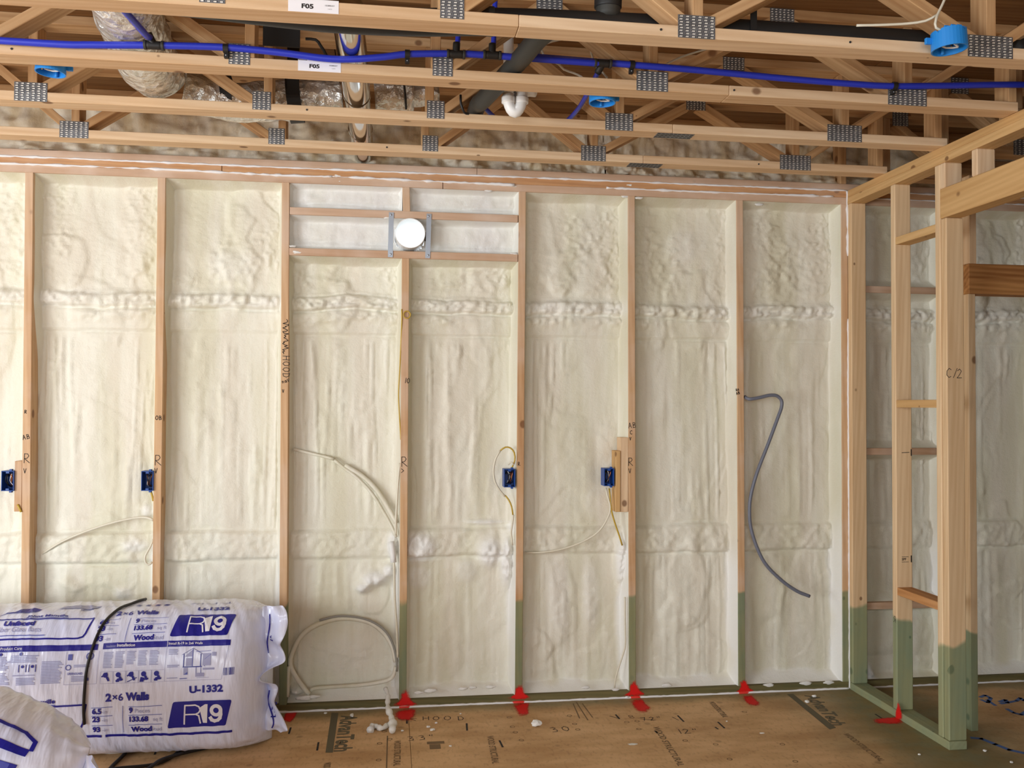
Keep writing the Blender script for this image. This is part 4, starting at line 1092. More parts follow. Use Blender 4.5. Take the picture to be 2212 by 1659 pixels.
# ---- hand lettering on the studs (front faces at Y = 0)
def wall_fn(y=-.0009): return lambda u, v: V((u, y, v))
def stud_mark(i, items, mat=PENCIL, name='pencil_marking', w=.003):
    fl = Flat()
    for s, px, py, h, rot in items:
        p = P(px, py, Y=0); hand(fl, s, p.x, p.z, h, w, rot)
    return fl.build(name, wall_fn(), mat, wall)
stud_mark(0, [('R', 51, 1000, .045, 0), ('v', 51, 1022, .022, 0)])
stud_mark(0, [('AB', 50, 950, .022, .2), ('R', 53, 893, .016, 0)])
stud_mark(1, [('R', 334, 1005, .050, 0), ('v', 334, 1022, .024, 0)])
stud_mark(1, [('OB', 336, 907, .020, 0)])
stud_mark(3, [('R', 867, 1008, .050, .05), ('>', 867, 1021, .02, 0)], INK)
stud_mark(3, [('10', 874, 827, .026, -.1)], INK)
stud_mark(4, [('R', 1119, 1006, .018, .1)])
stud_mark(5, [('AB', 1358, 925, .028, .1), ('C', 1361, 938, .02, 0), ('v', 1360, 951, .016, 0)])
stud_mark(5, [('R', 1357, 1006, .042, 0), ('v', 1358, 1022, .024, 0)])
stud_mark(6, [('AB', 1591, 853, .014, .3), ('RA', 1590, 845, .012, .2)], INK)
fl = Flat()                                    # scribbled-out word and HOOD written down the third stud
p = P(611, 690, Y=0); q = P(617, 765, Y=0); rs = random.Random(5); z = p.z; pts = []
while z > q.z:
    pts.append((p.x + rs.uniform(0, .03), z)); z -= .0042 + rs.uniform(-.002, .0035)
fl.line(pts, .0035)
a, b = P(612, 680, Y=0), P(609, 850, Y=0)
fl.build('scribble', wall_fn(), INK, wall)['kind'] = 'stuff'
fl = Flat()
for k, ch in enumerate('HOOD'):
    c = P(611, 769 + k * 12.5, Y=0)
    hand(fl, ch, c.x, c.z, .034, .0032, -math.pi / 2)
c = P(610, 828, Y=0); hand(fl, 'nav', c.x, c.z, .016, .003, .25)
c = P(608, 848, Y=0); hand(fl, 'v', c.x + .004, c.z, .016, .003, 0)
fl.build('hand_lettering', wall_fn(), PENCIL, wall)['kind'] = 'stuff'
# inspection scrawl and mill stamps on the partition
def part_fn(y): return lambda u, v: V((u, y, v))
fl = Flat(); p = P(2044, 815, Y=-.871); hand(fl, 'C/2', p.x, p.z, .042, .0028, -.05)
fl.build('hand_lettering', part_fn(-.8718), INK, part)['kind'] = 'stuff'
for py in (978, 1208):
    fl = Flat(); p = P(1948, py, Y=-.463)
    if py == 1208:
        fl.text('SPF', p.x, p.z - .006, h=.012, bold=.02); fl.line([(p.x, p.z + .012), (p.x + .036, p.z + .012)], .002); fl.line([(p.x, p.z - .014), (p.x + .036, p.z - .014)], .002)
    else: fl.line([(p.x, p.z), (p.x + .04, p.z + .002)], .003)
    fl.rect(p.x + .048, p.z - .016, p.x + .054, p.z + .018)
    fl.build('mill_stamp', part_fn(-.4638), INK, part)['kind'] = 'stuff'
fl = Flat(); p = P(1935, 1345, X=XC); hand(fl, 'R', p.y, p.z, .03, .0025)
fl.build('pencil_marking', lambda u, v: V((XC - .0008, u, v)), PENCIL, part)

# ---- red spray marks
def spray_blob(name, poly, mat, fn, parent, rings=6, subdiv=6):
    """flat patch whose `fade` attribute falls from 1 in the middle to 0 at the rim"""
    n = len(poly); P2 = []
    for i in range(n):
        a, b = V((*poly[i], 0)), V((*poly[(i + 1) % n], 0))
        for k in range(subdiv): P2.append(a.lerp(b, k / subdiv))
    for _ in range(4): P2 = [(P2[i - 1] + P2[i] * 2 + P2[(i + 1) % len(P2)]) / 4 for i in range(len(P2))]
    c = sum(P2, V((0, 0, 0))) / len(P2); m = len(P2)
    vs = [fn(c.x, c.y)]; fade = [1.0]; fs = []
    for r in range(1, rings + 1):
        for q in P2:
            w = c.lerp(q, r / rings); vs.append(fn(w.x, w.y)); fade.append(1 - (r / rings) ** 1.6)
    for k in range(m): fs.append((0, 1 + k, 1 + (k + 1) % m))
    for r in range(rings - 1):
        for k in range(m):
            k2 = (k + 1) % m; fs.append((1 + r * m + k, 1 + (r + 1) * m + k, 1 + (r + 1) * m + k2, 1 + r * m + k2))
    o = mesh_ob(name, vs, fs, mat, parent)
    at = o.data.attributes.new('fade', 'FLOAT', 'POINT'); at.data.foreach_set('value', fade)
    return o
def floor_poly(pts): return [(lambda p: (p.x, p.y))(P(a, b, Z=0)) for a, b in pts]
def wall_poly(pts): return [(lambda p: (p.x, p.z))(P(a, b, Y=0)) for a, b in pts]
FF = lambda u, v: V((u, v, .0009))
WF = lambda u, v: V((u, -.0022, v))
for px in (876, 1123, 1374, 1608):
    c = P(px, 1500, Y=-.002)
    tube('paint_mark', [(c.x - .042, -.002, .0035), (c.x - .01, -.002, .0035), (c.x + .04, -.002, .0035)], .0078, plain('red_painted_caulk', lin(238, 60, 52), .5), floor, 8, rfun=lambda t: 1 - .5 * abs(2 * t - 1) ** 3)
spray_blob('paint_mark', floor_poly([(850, 1533), (905, 1526), (902, 1545), (893, 1560), (862, 1560), (845, 1548)]), REDP, FF, floor)
spray_blob('paint_mark', wall_poly([(862, 1530), (842, 1524), (862, 1512), (866, 1490), (882, 1484), (890, 1512), (912, 1524), (890, 1530)]), REDP, WF, wall)
spray_blob('paint_mark', floor_poly([(1102, 1519), (1148, 1511), (1144, 1530), (1147, 1546), (1122, 1552), (1112, 1538)]), REDP, FF, floor)
spray_blob('paint_mark', wall_poly([(1106, 1514), (1090, 1510), (1110, 1500), (1111, 1478), (1130, 1474), (1136, 1498), (1154, 1508), (1136, 1514)]), REDP, WF, wall)
spray_blob('paint_mark', floor_poly([(1358, 1510), (1388, 1505), (1398, 1520), (1414, 1530), (1400, 1543), (1375, 1542), (1362, 1525)]), REDP, FF, floor)
spray_blob('paint_mark', wall_poly([(1352, 1506), (1338, 1504), (1358, 1496), (1358, 1472), (1374, 1464), (1386, 1492), (1402, 1502), (1380, 1506)]), REDP, WF, wall)
spray_blob('paint_mark', floor_poly([(1598, 1502), (1624, 1498), (1634, 1510), (1648, 1520), (1640, 1529), (1616, 1526), (1604, 1514)]), REDP, FF, floor)
spray_blob('paint_mark', wall_poly([(1594, 1498), (1580, 1497), (1596, 1490), (1596, 1468), (1612, 1462), (1622, 1486), (1638, 1495), (1618, 1499)]), REDP, WF, wall)
spray_blob('paint_mark', floor_poly([(1876, 1552), (1938, 1548), (1962, 1542), (1956, 1568), (1880, 1566)]), REDP, FF, floor)
spray_blob('paint_mark', [(lambda p: (p.y, p.z))(P(a, b, X=XC - .001)) for a, b in ((1930, 1565), (1934, 1535), (1940, 1508), (1948, 1530), (1954, 1560))], REDP, lambda u, v: V((XC - .0022, u, v)), part)
spray_blob('paint_mark', floor_poly([(612, 1536), (650, 1532), (640, 1550), (628, 1566), (606, 1560)]), REDP, FF, floor)

# ---- printing and lettering on the subfloor
def fdir(a, b):
    p, q = P(*a, Z=0), P(*b, Z=0); return p, math.atan2(q.y - p.y, q.x - p.x), (q - p).length
FP = lambda u, v: V((u, v, .0007))
def floor_text(t, a, b, h, mat=PRINTF, bold=.03, name='panel_print'):
    p, r, L = fdir(a, b); fl = Flat(); fl.text(t, p.x, p.y, h=h, w=L, rot=r, bold=bold)
    o = fl.build(name, FP, FPM, floor); o['kind'] = 'stuff'; return o
FPM = plain('grey_green_panel_print', lin(98, 90, 66), .7)
FPL = plain('faint_panel_print', lin(122, 98, 66), .7)
floor_text('AdvanTech', (738, 1546), (722, 1624), .078)
fl = Flat(); fl.poly([(lambda p: (p.x, p.y))(P(a, b, Z=0)) for a, b in ((716, 1540), (731, 1540), (719, 1626), (703, 1626))]); fl.build('print_bar', FP, FPM, floor)
floor_text('AdvanTech', (1738, 1502), (1800, 1567), .07)
fl = Flat(); fl.poly([(lambda p: (p.x, p.y))(P(a, b, Z=0)) for a, b in ((1700, 1500), (1713, 1499), (1806, 1572), (1792, 1576))]); fl.build('print_bar', FP, FPM, floor)
for a, b in (((852, 1600), (850, 1655)), ((700, 1648), (696, 1680)), ((1052, 1590), (1064, 1650)), ((1410, 1570), (1465, 1655)), ((1530, 1516), (1562, 1550)), ((1820, 1585), (1900, 1645))):
    p, r, L = fdir(a, b); fl = Flat(); fl.text('WOOD STRUCTURAL', p.x, p.y, h=.03, w=L, rot=r, bold=.02); fl.build('panel_print', FP, FPL, floor)['kind'] = 'stuff'
p, r, L = fdir((936, 1602), (944, 1632)); fl = Flat()
fl.rect(p.x - .03, p.y - .03, p.x + .05, p.y + .0); fl.rect(p.x - .02, p.y - .09, p.x + .03, p.y - .035); fl.build('print_bar', FP, FPL, floor)['kind'] = 'stuff'
fl = Flat()
for a, b in (((1238, 1520), (1252, 1552)), ((1245, 1517), (1270, 1556)), ((1258, 1520), (1280, 1550)), ((837, 1590), (835, 1659))):
    p, q = P(*a, Z=0), P(*b, Z=0); fl.line([(p.x, p.y), (q.x, q.y)], .006)
fl.build('panel_print', FP, FPL, floor)['kind'] = 'stuff'
rs = random.Random(11)
fl = Flat()
for a, b in ((830, 1580), (842, 1597), (820, 1606), (818, 1642), (1100, 1550), (1107, 1570), (1113, 1582), (1126, 1599), (1230, 1546), (1241, 1564), (1248, 1576), (1362, 1547), (1365, 1550), (1354, 1560), (1376, 1558), (1608, 1538), (1546, 1608), (1480, 1600), (1576, 1640), (1690, 1608), (1380, 1575), (1718, 1645)):
    p = P(a, b, Z=0); fl.ringd(p.x, p.y, .011, .003, 10)
fl.build('panel_fastener_marks', FP, FPL, floor)['kind'] = 'stuff'
def floor_hand(t, px, py, h, rot=0.0, mat=PENCIL, w=.004):
    p = P(px, py, Z=0); fl = Flat(); hand(fl, t, p.x, p.y, h, w, rot, .95); o = fl.build('hand_lettering', FP, mat, floor); o['kind'] = 'stuff'; return o
floor_hand('H', 914, 1556, .05); floor_hand('O', 936, 1556, .05); floor_hand('O', 960, 1556, .055); floor_hand('D', 990, 1556, .05)
floor_hand('C', 860, 1556, .06); floor_hand('33"', 882, 1601, .055, .1); floor_hand('30', 1194, 1582, .06, .12)
floor_hand('72"', 1388, 1557, .045); floor_hand('12"', 1468, 1585, .055, -.03)
fl = Flat()
for a, b in (((879, 1545), (879, 1563)), ((628, 1572), (624, 1585)), ((688, 1604), (685, 1621)), ((1008, 1563), (1009, 1578)), ((1079, 1600), (1086, 1614)), ((1330, 1544), (1338, 1553)), ((1464, 1546), (1477, 1559)), ((1551, 1560), (1565, 1573)), ((1545, 1571), (1551, 1575)), ((1415, 1579), (1420, 1584)), ((200, 1612), (185, 1628)), ((160, 1612), (142, 1628)), ((340, 1616), (334, 1630)), ((1891, 1543), (1905, 1552))):
    p, q = P(*a, Z=0), P(*b, Z=0); fl.line([(p.x, p.y), (q.x, q.y)], .009)
fl.build('layout_ticks', FP, INK, floor)['kind'] = 'stuff'
fl = Flat()
for a, b in (((868, 1548), (898, 1557)), ((866, 1552), (900, 1553)), ((1317, 1547), (1336, 1552)), ((1452, 1549), (1466, 1556)), ((1384, 1553), (1412, 1556))):
    p, q = P(*a, Z=0), P(*b, Z=0); fl.line([(p.x, p.y), (q.x, q.y)], .004)
fl.build('layout_lines', FP, PENCIL, floor)['kind'] = 'stuff'
fl = Flat()
for pts, w in (([(2118, 1506), (2128, 1502), (2140, 1508), (2134, 1518), (2120, 1512)], .02), ([(2132, 1512), (2150, 1524)], .018), ([(2160, 1516), (2172, 1512), (2176, 1518), (2162, 1520)], .022), ([(2176, 1518), (2196, 1514), (2204, 1508), (2212, 1514), (2224, 1506), (2236, 1514)], .02), ([(2176, 1532), (2190, 1540), (2206, 1544), (2222, 1534)], .022), ([(2100, 1594), (2120, 1596), (2150, 1608), (2180, 1620), (2216, 1628), (2250, 1632)], .026)):
    fl.line([(lambda p: (p.x, p.y))(P(a, b, Z=0)) for a, b in pts], w)
fl.build('blue_lettering', FP, BLUEP, floor)['kind'] = 'stuff'

# ================================================================ foam crumbs on the floor
def crumb(px, py, r, seed, label, sc=(1.2, 1, .6)):
    c = P(px, py, Z=0)
    bm = bmesh.new(); bmesh.ops.create_icosphere(bm, subdivisions=2, radius=1)
    rs = random.Random(seed)
    for v in bm.verts: v.co = V((v.co.x * sc[0], v.co.y * sc[1], v.co.z * sc[2])) * r * rs.uniform(.72, 1.15)
    zm = min(v.co.z for v in bm.verts)
    for v in bm.verts: v.co.z -= zm
    o = bm_ob('foam_crumb', bm, FOAM_W, None, Matrix.Translation((c.x, c.y, .0002)))
    return tag(o, label, 'foam scrap', 'foam crumbs on the floor')
crumb(1158, 1569, .022, 1, 'largest white foam crumb, alone in the middle of the floor', (1.25, .8, .7))
crumb(760, 1548, .015, 2, 'white foam crumb right of the AdvanTech print', (.7, 1.4, .4))
crumb(703, 1542, .007, 3, 'small foam crumb left of the grey print bar near the wall')
crumb(934, 1579, .011, 4, 'foam crumb below the letters HOOD, larger of the pair')
crumb(925, 1572, .008, 5, 'foam crumb beside the larger one below the letters HOOD')
crumb(942, 1563, .006, 6, 'foam crumb directly under the first O of HOOD')
crumb(869, 1580, .007, 7, 'yellowish foam crumb left of the number 33')
crumb(973, 1613, .006, 8, 'tiny foam crumb right of the faint print below HOOD')
crumb(995, 1543, .005, 9, 'tiny foam crumb above the letter D near the caulk line')
crumb(1743, 1518, .012, 10, 'white foam crumb lying on the right-hand print, farther from the wall')
crumb(1759, 1506, .011, 11, 'white foam crumb at the caulk end of the right-hand print')
crumb(1646, 1585, .008, 12, 'thin white foam crumb right of the number 12', (1.6, .6, .4))
crumb(1570, 1559, .004, 13, 'speck of foam above the tick mark right of 12')
crumb(1986, 1631, .006, 14, 'foam crumb on the green floor left of the door post')
crumb(2128, 1624, .008, 15, 'foam crumb on the floor right of the door post')
crumb(2185, 1648, .007, 16, 'foam crumb nearest the lower right corner')
crumb(1366, 1608, .012, 18, 'flat pale patch on the floor below the number 72', (2.0, 1.0, .12))  # pale floor patch built as a flattened crumb mesh
crumb(1920, 1517, .005, 17, 'foam crumb behind the partition sole plate by the red mark')
# limp strips of cut foam
def strip(pts, r, label, seed, rf=None, flat=None):
    rs = random.Random(seed); ph = [rs.uniform(0, 6) for _ in range(3)]
    o = tube('foam_strip', pts, r, FOAM_W, None, 10, .01, lambda t: (rf(t) if rf else 1) * (1 + .22 * math.sin(23 * t + ph[0]) + .15 * math.sin(51 * t + ph[1])))
    return tag(base_origin(o), label, 'foam scrap')
pf = P(848, 1583, Z=0)
t0, t1 = P(833, 1488, Y=-.022), P(849, 1580, Z=.016)
strip([t0.lerp(t1, k / 6) + V((.006 * math.sin(k * 1.7), 0, .004 * math.sin(k * 2.3))) for k in range(7)], .0135, 'long white foam strip leaning against the sole plate below the vent stud', 3, lambda t: .75 + .75 * t * t)
q = [P(a, b, Z=.013) for a, b in ((800, 1577), (804, 1570), (814, 1569), (822, 1573), (830, 1571), (839, 1564))]
strip(q, .0125, 'bent white foam strip lying on the floor at the foot of the leaning strip', 4, lambda t: 1.15 - .3 * t)

# ================================================================ insulation bags
from mathutils import noise as mnoise
class Bag:
    def __init__(s, u0, u1, a, b, n, w0=.2, w1=.22, seed=0, squash=.1, amp=1.0):
        s.u0, s.u1, s.a, s.b, s.w0, s.w1, s.seed, s.sq, s.amp = u0, u1, a, b, w0, w1, seed, squash, amp
        t = np.linspace(-np.pi, np.pi, 4001)
        sg = lambda v: np.sign(v) * np.abs(v) ** (2 / n)
        Y, Z = -a * sg(np.cos(t)), b * sg(np.sin(t))
        d = np.concatenate([[0], np.cumsum(np.hypot(np.diff(Y), np.diff(Z)))])
        d -= np.interp(0, t, d)
        s.sv, s.Y, s.Z = d, Y, Z; s.smin, s.smax = float(d[0]), float(d[-1])
    def raw(s, u, q):
        y = float(np.interp(q, s.sv, s.Y)); z = float(np.interp(q, s.sv, s.Z))
        e1 = max(0, min(1, (u - (s.u1 - s.w1)) / s.w1)); e0 = max(0, min(1, ((s.u0 + s.w0) - u) / s.w0)); e = max(e0, e1)
        fa = max(.04, (1 - e ** 2.5) ** .6); fb = 1 - s.sq * e ** 2
        y *= fa
        z = -s.b + (z + s.b) * fb if z < 0 else z * fb - s.b * (1 - fb) * .0
        return V((u, y, z + s.b))
    def pt(s, u, q, off=0.0):
        p = s.raw(u, q)
        c = V((u, 0, s.b)); d = p - c; d.x = 0
        d = d.normalized() if d.length > 1e-6 else V((0, -1, 0))
        sd = s.seed
        k = .010 * mnoise.noise(V((u * 3 + sd, q * 3, 0))) + .0045 * mnoise.noise(V((u * 16 + q * 9, q * 5 - u * 2, sd)))
        rid = 1 - abs(mnoise.noise(V((u * 20 + q * 7, q * 2.2, 3 + sd)))) * 2.4
        edge = max(0, min(1, (abs(q - .02) - .12) / .12))
        k += .0055 * max(0, rid) * (.25 + .75 * edge)
        e = max(0, min(1, (u - (s.u1 - .26)) / .26))
        k += .010 * e * mnoise.noise(V((u * 7, q * 18, 9 + sd)))
        if p.z < .03: k *= .1
        return p + d * (k * s.amp + off)
    def mesh(s, name, parent, world, nu=230, nq=230):
        us = np.linspace(s.u0, s.u1, nu); qs = np.linspace(s.smin, s.smax, nq)[:-1]
        us = us + 0
        vs = [s.pt(float(u), float(q)) for u in us for q in qs]; m = len(qs); fs = []
        for i in range(nu - 1):
            for j in range(m):
                j2 = (j + 1) % m; fs.append((i * m + j, i * m + j2, (i + 1) * m + j2, (i + 1) * m + j))
        fs.append(tuple(range(m))[::-1]); fs.append(tuple((nu - 1) * m + j for j in range(m)))
        return mesh_ob(name, [world @ v for v in vs], fs, FILM, parent, None, True)
def ruffle(name, parent, world, u, zs, wfun, seed, amp=.035, bend=0.0, y0=0.0):
    """frilled end flap of a bag: a sheet from the seam outwards"""
    vs = []; fs = []; nz, nw = len(zs), 12
    for i, z in enumerate(zs):
        w = wfun(i / (nz - 1))
        for j in range(nw):
            k = j / (nw - 1)
            y = y0 + amp * k * math.sin(z * 31 + seed) + .5 * amp * k * math.sin(z * 67 + seed * 2) + bend * k * k + .010 * math.sin(9 * k + z * 20)
            vs.append(V((u + w * k + .012 * k * math.sin(z * 49 + seed), y, z + .015 * k * math.sin(z * 23 + seed))))
    for i in range(nz - 1):
        for j in range(nw - 1): fs.append((i * nw + j, i * nw + j + 1, (i + 1) * nw + j + 1, (i + 1) * nw + j))
    o = mesh_ob(name, [world @ v for v in vs], fs, FILM, parent, None, True)
    md = o.modifiers.new('film', 'SOLIDIFY'); md.thickness = .0012
    return o, vs, nw

bag1 = empty('insulation_bag', (.45, -.335, 0), 'big white plastic insulation bag with navy R19 print lying along the back wall', 'bag')
B1 = Bag(-.45, 1.222, .30, .318, 2.7, .2, .2, .0, .14, .8)
M1 = Matrix.Translation((0, -.335, .0))
B1.mesh('bag_film', bag1, M1)
def P1(off): return lambda u, q: M1 @ B1.pt(u, q, off)
navy, grey, mid, wht, navt = Flat(), Flat(), Flat(), Flat(), Flat()
def rounded(fl, bl, tl, tr, br, r=.01):
    c = [V((*k, 0)) for k in (bl, tl, tr, br)]; pts = []
    for i in range(4):
        p, a, b = c[i], c[i - 1], c[(i + 1) % 4]
        d1, d2 = (a - p).normalized() * r, (b - p).normalized() * r
        for t in (0, .33, .67, 1): pts.append(((p + d1) * (1 - t) ** 2 + p * 2 * t * (1 - t) + (p + d2) * t * t)[:2])
    fl.poly(pts)
for off, du in ((0, 0), (.385, -.006)):
    rounded(navy, (.822 + du, -.15 + off), (.845 + du, -.037 + off), (1.088 + du, -.034 + off), (1.062 + du, -.148 + off))
    # thin R drawn as strokes, bold 19
    R0 = (.892 + du, -.132 + off)
    pr = [(0, 0), (.003, .079), (.045, .079), (.06, .072), (.066, .058), (.06, .046), (.047, .040), (.004, .040)]
    wht.line([(R0[0] + a, R0[1] + b) for a, b in pr], .0062)
    wht.line([(R0[0] + .047, R0[1] + .040), (R0[0] + .060, R0[1] + .033), (R0[0] + .066, R0[1] + .0)], .0062)
    X9, V9 = du, off                                                  # heavy 1 and 9 drawn as strokes
    wht.poly([(.969 + X9, -.131 + V9), (.986 + X9, -.131 + V9), (.989 + X9, -.050 + V9), (.978 + X9, -.050 + V9), (.957 + X9, -.064 + V9), (.957 + X9, -.076 + V9), (.971 + X9, -.070 + V9)])
    ring = [(1.024 + X9 + .019 * math.cos(q), -.077 + V9 + .0195 * math.sin(q)) for q in [math.pi * 2 * k / 20 for k in range(21)]]
    wht.line(ring, .0145)
    wht.line([(1.043 + X9, -.077 + V9), (1.0435 + X9, -.094 + V9), (1.040 + X9, -.110 + V9), (1.031 + X9, -.120 + V9), (1.018 + X9, -.1235 + V9), (1.006 + X9, -.118 + V9), (1.000 + X9, -.108 + V9)], .0145)
    navt.text('U-1332', .912 + du, -.001 + off, h=.028, w=.140, bold=.05, rot=.02)
    navt.text('2', .570 + du, -.024 + off, h=.031, bold=.05); navt.text('×6', .598 + du, -.023 + off, h=.03, bold=.015); navt.text('Walls', .652 + du, -.021 + off, h=.031, w=.096, bold=.055)
    for t, v in (('6.5', -.076), ('23', -.112), ('93', -.158)):
        navt.text(t, .516 + du, v + off, h=.022, bold=.05); grey.text('-in', .555 + du, v + off, h=.017)
    navt.text('9', .665 + du, -.076 + off, h=.022, bold=.05); grey.text('Pieces', .690 + du, -.076 + off, h=.018)
    navt.text('133.68', .667 + du, -.114 + off, h=.021, bold=.05); grey.text('sq ft', .764 + du, -.114 + off, h=.016)
    navt.text('Wood', .672 + du, -.160 + off, h=.022, bold=.05); grey.text('Stud', .754 + du, -.160 + off, h=.018)
    for v in (-.050, -.087, -.130):
        mid.line([(.514 + du, v + off), (.598 + du, v + .001 + off)], .0022); mid.line([(.664 + du, v + off), (.80 + du, v + .001 + off)], .0022)
    mid.line([(.640 + du, -.165 + off), (.640 + du, -.046 + off)], .002)
    # rounded navy frame of the product panel
    fr = [(-.40, -.142), (.452, -.142), (.470, -.134), (.478, -.118), (.492, -.036), (-.40, -.036)]
    navy.line([(a + du * 2.5, b + off) for a, b in fr], .0075)
    navt.text('Unfaced', .125 + du, -.075 + off, h=.026, w=.125, bold=.055); grey.text('Fiber Glass Batts', .106 + du, -.108 + off, h=.025, w=.180)
    mid.line([(.10, -.126 + off), (.30, -.126 + off)], .004)
    navt.text('Johns Manville', .20 + du, -.022 + off, h=.017, w=.17, bold=.03); mid.line([(.19, -.030 + off), (.37, -.030 + off)], .003)
navy.rect(.548, .192, 1.074, .217); navy.rect(-.40, .190, .527, .215)
wht.text('Installation', .606, .199, h=.012, bold=.02); grey.text('Insulation', .562, .199, h=.010, w=.038); wht.text('Install R-19 in 2x6 Walls', .818, .200, h=.010, bold=.015); wht.text('Product Care', .14, .198, h=.011)
wht.rect(.812, .192, .814, .217)
navy.rect(.566, -.186, 1.087, -.174); navy.rect(-.40, -.186, .550, -.174)
rs = random.Random(4)
def textblock(fl, u0, u1, v0, v1, pitch=.0062, th=.0034):
    v = v1
    while v > v0:
        fl.rect(u0, v - th, u1 - rs.uniform(0, .25) * (u1 - u0), v); v -= pitch
for u in (.556, .603, .650, .697, .744): textblock(grey, u, u + .038, .112 + rs.uniform(0, .02), .180)
textblock(grey, .822, .862, .158, .182); textblock(grey, .818, .872, .108, .118); textblock(grey, .818, .866, .060, .066)
for k, u in enumerate((.548, .600, .652, .704, .756)):                # installation pictograms
    grey.line([(u, .100), (u, .052)], .0012); 
    if k < 4: grey.line([(u + .05, .100), (u + .05, .052)], .0012)
    x = u + .018
    navt.disc(x + .002, .086, .0105); navt.poly([(x, .084), (x + .014, .078), (x + .020, .062), (x + .012, .060), (x + .006, .072)])
    navt.line([(x - .012, .080), (x + .008, .094)], .006) if k in (0, 2) else navt.line([(x - .006, .062), (x + .02, .066)], .006)
    if k in (1, 4): navt.poly([(x - .008, .056), (x + .006, .056), (x + .012, .074), (x - .002, .070)])
    if k in (2,): navt.line([(x - .012, .056), (x + .026, .072)], .003)
    if k in (3,): navt.poly([(x - .014, .054), (x + .002, .054), (x + .006, .070), (x - .010, .074)])
grey.line([(.548, .100), (.806, .100)], .001); grey.line([(.548, .051), (.806, .051)], .001); grey.line([(.812, .190), (.808, .052), (1.044, .052), (1.068, .190)], .0012)
# house diagram
hx, hv = .885, .072
navy.line([(hx, .108), (hx, .160)], .004); navy.line([(hx + .07, .108), (hx + .07, .160)], .004); navy.line([(hx - .002, .108), (hx + .075, .108)], .004)
navy.line([(hx - .008, .158), (hx + .036, .184), (hx + .080, .158)], .0016); grey.poly([(hx + .003, .150), (hx + .034, .178), (hx + .036, .150)])
mid.line([(hx + .036, .108), (hx + .036, .180)], .003); grey.rect(hx + .010, .112, hx + .034, .144)
navy.line([(hx + .052, .108), (hx + .052, .076)], .002); navy.line([(hx + .072, .108), (hx + .072, .078)], .002); grey.rect(hx + .001, .076, hx + .018, .104); mid.poly([(hx + .001, .076), (hx + .018, .088), (hx + .018, .076)])
grey.rect(hx + .078, .112, hx + .112, .162); navy.line([(hx + .086, .110), (hx + .086, .142)], .003); mid.line([(hx + .086, .138), (hx + .112, .158)], .0015)
grey.rect(hx + .050, .066, hx + .086, .082); grey.rect(hx + .080, .094, hx + .128, .102); grey.rect(hx + .116, .150, hx + .134, .166); mid.line([(hx + .050, .170), (hx + .110, .172)], .0018); grey.line([(hx + .056, .062), (hx + .106, .062)], .0014)
mid.line([(.872, .060), (.900, .061)], .003)
u = 1.052
while u < 1.094: navt.rect(u, .068, u + rs.choice((.0012, .002, .003)), .099) if rs.random() < .8 else None; u += .0034
# left instruction panel
for u0, u1, v0, v1 in ((.10, .185, .118, .172), (.185, .30, .150, .176), (.10, .19, .060, .108), (.215, .30, .060, .086), (.31, .395, .062, .150), (.20, .29, .092, .098), (.43, .50, .064, .086), (.438, .51, .120, .132)): textblock(grey, u0, u1, v0, v1)
for x in (.145, .225): navt.disc(x, .181, .0065)
for x in (.222, .25, .262, .288): navt.line([(x, .110), (x, .138)], .003)
navt.disc(.236, .131, .006); navt.disc(.275, .131, .006)
mid.rect(.412, .152, .430, .176); mid.ringd(.500, .166, .014, .004); mid.poly([(.490, .160), (.498, .174), (.508, .160)]); mid.ringd(.416, .122, .010, .003); mid.text('GREENGUARD', .414, .092, h=.009, w=.062, bold=.02); mid.rect(.490, .066, .502, .078)
grey.line([(.405, .186), (.402, .052), (.532, .052), (.536, .186)], .0012)
# dark printing over the top of the roll
for x in (.62, .66, .70, .74): navt.poly([(x, .462), (x + .022, .458), (x + .030, .474), (x + .012, .480)])
for x, w in ((.86, .05), (.93, .04), (1.0, .03)): navt.line([(x, .47), (x + w, .475), (x + w, .49)], .005)
navt.poly([(.075, .372), (.10, .395), (.15, .400), (.215, .408), (.235, .430), (.20, .455), (.155, .45), (.13, .41), (.10, .405)])
grey.poly([(.30, .44), (.36, .455), (.44, .450), (.47, .49), (.40, .52), (.32, .49)]); navt.line([(.40, .43), (.445, .45)], .008); grey.line([(.48, .475), (.56, .475)], .003)
CUT = (.012, .012)
for fl, nm, m, off in ((navy, 'navy_panels', NAVY, .0022), (grey, 'pale_print', GREYB, .0024), (mid, 'blue_print', MIDB, .0026), (navt, 'navy_lettering', NAVY, .0026), (wht, 'white_lettering', BAGWH, .0042)):
    fl.build(nm, P1(off), m, bag1, CUT)['kind'] = 'stuff'
zs = [.07 + .56 * i / 110 for i in range(111)]
fo, fv, nw = ruffle('end_flap', bag1, M1, 1.186, zs, lambda t: .085 + .022 * math.sin(9 * t + 1) + .015 * math.sin(23 * t) - .04 * math.exp(-((t - .42) / .12) ** 2) + .03 * math.exp(-((t - .95) / .07) ** 2), 1.3, .045, -.05, -.09)
for k, (i0, i1, jj) in enumerate(((70, 104, 3), (4, 36, 5))):
    fl = Flat(); pts = []
    for i in range(i0, i1, 2): pts.append((fv[i * nw + jj].x, fv[i * nw + jj].z))
    ys = {round(fv[i * nw + jj].z, 5): fv[i * nw + jj].y for i in range(i0, i1, 2)}
    kz = sorted(ys)
    fn = lambda u, v, kz=kz, ys=ys: M1 @ V((u, float(np.interp(v, kz, [ys[q] for q in kz])) - .006, v))
    fl.line(pts, .006); fl.text('62' if k == 0 else 'L-TS', pts[len(pts) // 2][0] + .03, pts[len(pts) // 3][1], h=.022, bold=.02, rot=1.57)
    fl.build('flap_print', fn, NAVY, bag1)['kind'] = 'stuff'

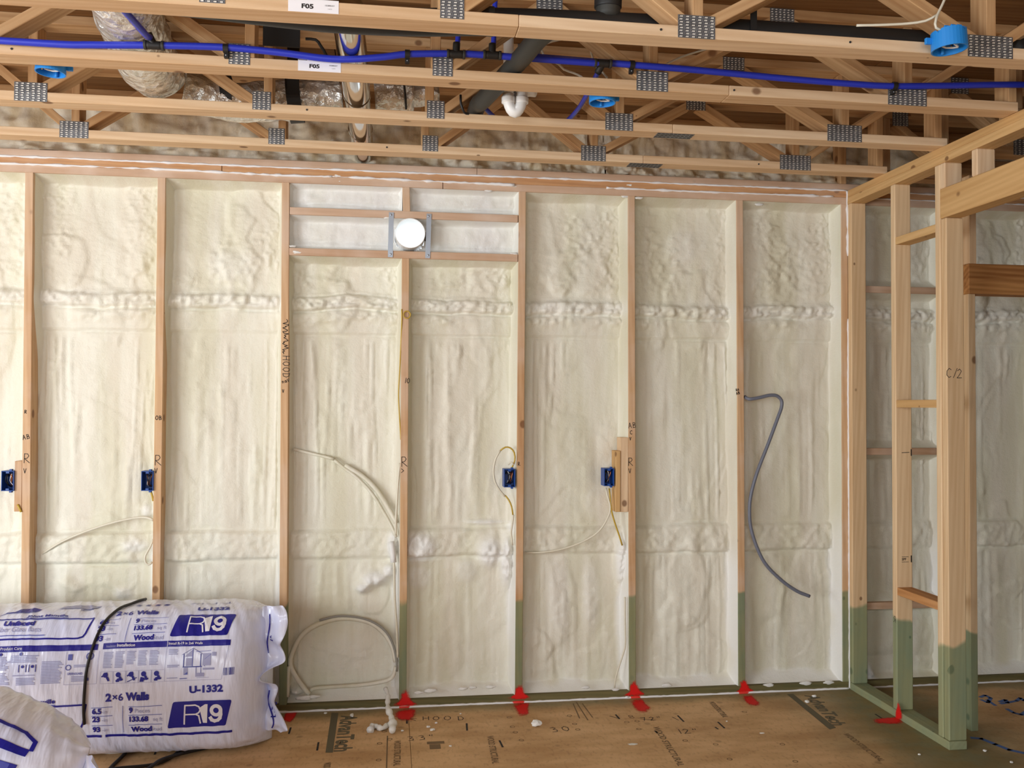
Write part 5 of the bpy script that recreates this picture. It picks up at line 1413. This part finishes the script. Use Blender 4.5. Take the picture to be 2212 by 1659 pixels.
# second bag, nearer, tipped with its right end down
bag2 = empty('insulation_bag', (-.75, -1.6, 0), 'white insulation bag at the lower left corner with a flared torn end', 'bag')
B2 = Bag(-1.15, 0, .22, .25, 2.8, .2, .30, 4.2, .16)
pc = P(88, 1560, Y=-1.62)
M2 = Matrix.Translation((pc.x, -1.62, .04)) @ Matrix.Rotation(math.radians(-8), 4, 'Z') @ Matrix.Rotation(math.radians(20), 4, 'Y')
B2.mesh('bag_film', bag2, M2, 150, 120)
f2 = Flat(); f2w = Flat()
f2.rect(-.62, .215, -.13, .240); f2.rect(-.62, .150, -.135, .185); rounded(f2, (-.62, -.19), (-.62, .035), (-.20, .035), (-.25, -.19), .012)
f2.text('vide', -.335, .100, h=.034, bold=.03, shear=.2)
f2.line([(-.6, .295), (-.17, .29), (-.13, .27), (-.126, .24)], .012)
f2w.text('R19', -.50, -.19, h=.13, bold=.03)
f2.build('navy_print', lambda u, q: M2 @ B2.pt(u, q, .0028), NAVY, bag2, (.014, .014))['kind'] = 'stuff'
f2w.build('white_lettering', lambda u, q: M2 @ B2.pt(u, q, .0046), BAGWH, bag2, (.014, .014))['kind'] = 'stuff'
zs = [.04 + .40 * i / 80 for i in range(81)]
ruffle('end_flap', bag2, M2, -.008, zs, lambda t: .045 + .075 * math.exp(-((t - .74) / .2) ** 2) + .012 * math.sin(17 * t), 2.1, .03, -.03)

# black cord looped over the big bag
cord_uq = [(.628, .60), (.612, .545), (.59, .50), (.565, .43), (.542, .36), (.527, .30), (.512, .23), (.500, .16), (.492, .10), (.487, .03), (.484, -.04), (.484, -.08), (.486, -.118)]
cd = tube('cord', [M1 @ B1.pt(u, q, .0065) for u, q in cord_uq], .0062, BLACKC, None, 8)
tag(base_origin(cd), 'black rubber cord draped down over the front of the big insulation bag', 'cord')
ZL = {(400, 1630): .008, (352, 1648): .0165, (330, 1662): .0165, (290, 1690): .012, (260, 1668): .0165, (200, 1676): .0165, (318, 1656): .004}
for pts, lb in (([(290, 1606), (276, 1620), (262, 1636), (245, 1652), (228, 1668), (180, 1690)], 'black cord on the floor running out to the left under the bag'),
                ([(405, 1600), (396, 1614), (378, 1630), (350, 1646), (318, 1656), (260, 1668), (200, 1676)], 'black cord on the floor bending down left below the R19 badge'),
                ([(508, 1594), (490, 1602), (450, 1614), (400, 1630), (352, 1648), (330, 1662), (290, 1690)], 'black cord on the floor emerging farthest right under the bag')):
    cable([P(a, b, Z=.008) + V((0, 0, .0002 + ZL.get((a, b), 0))) for a, b in pts], .0078, BLACKC, lb, 'cord', 'cord', 8, 'black cords on the floor')
fm = foam_blob(None, 'foam_scrap', P(246, 1625, Z=.004), .02, 9, FOAM_W, (2.2, .6, .2))
tag(base_origin(fm), 'crescent of white foam dust on the floor below the big bag', 'foam scrap')
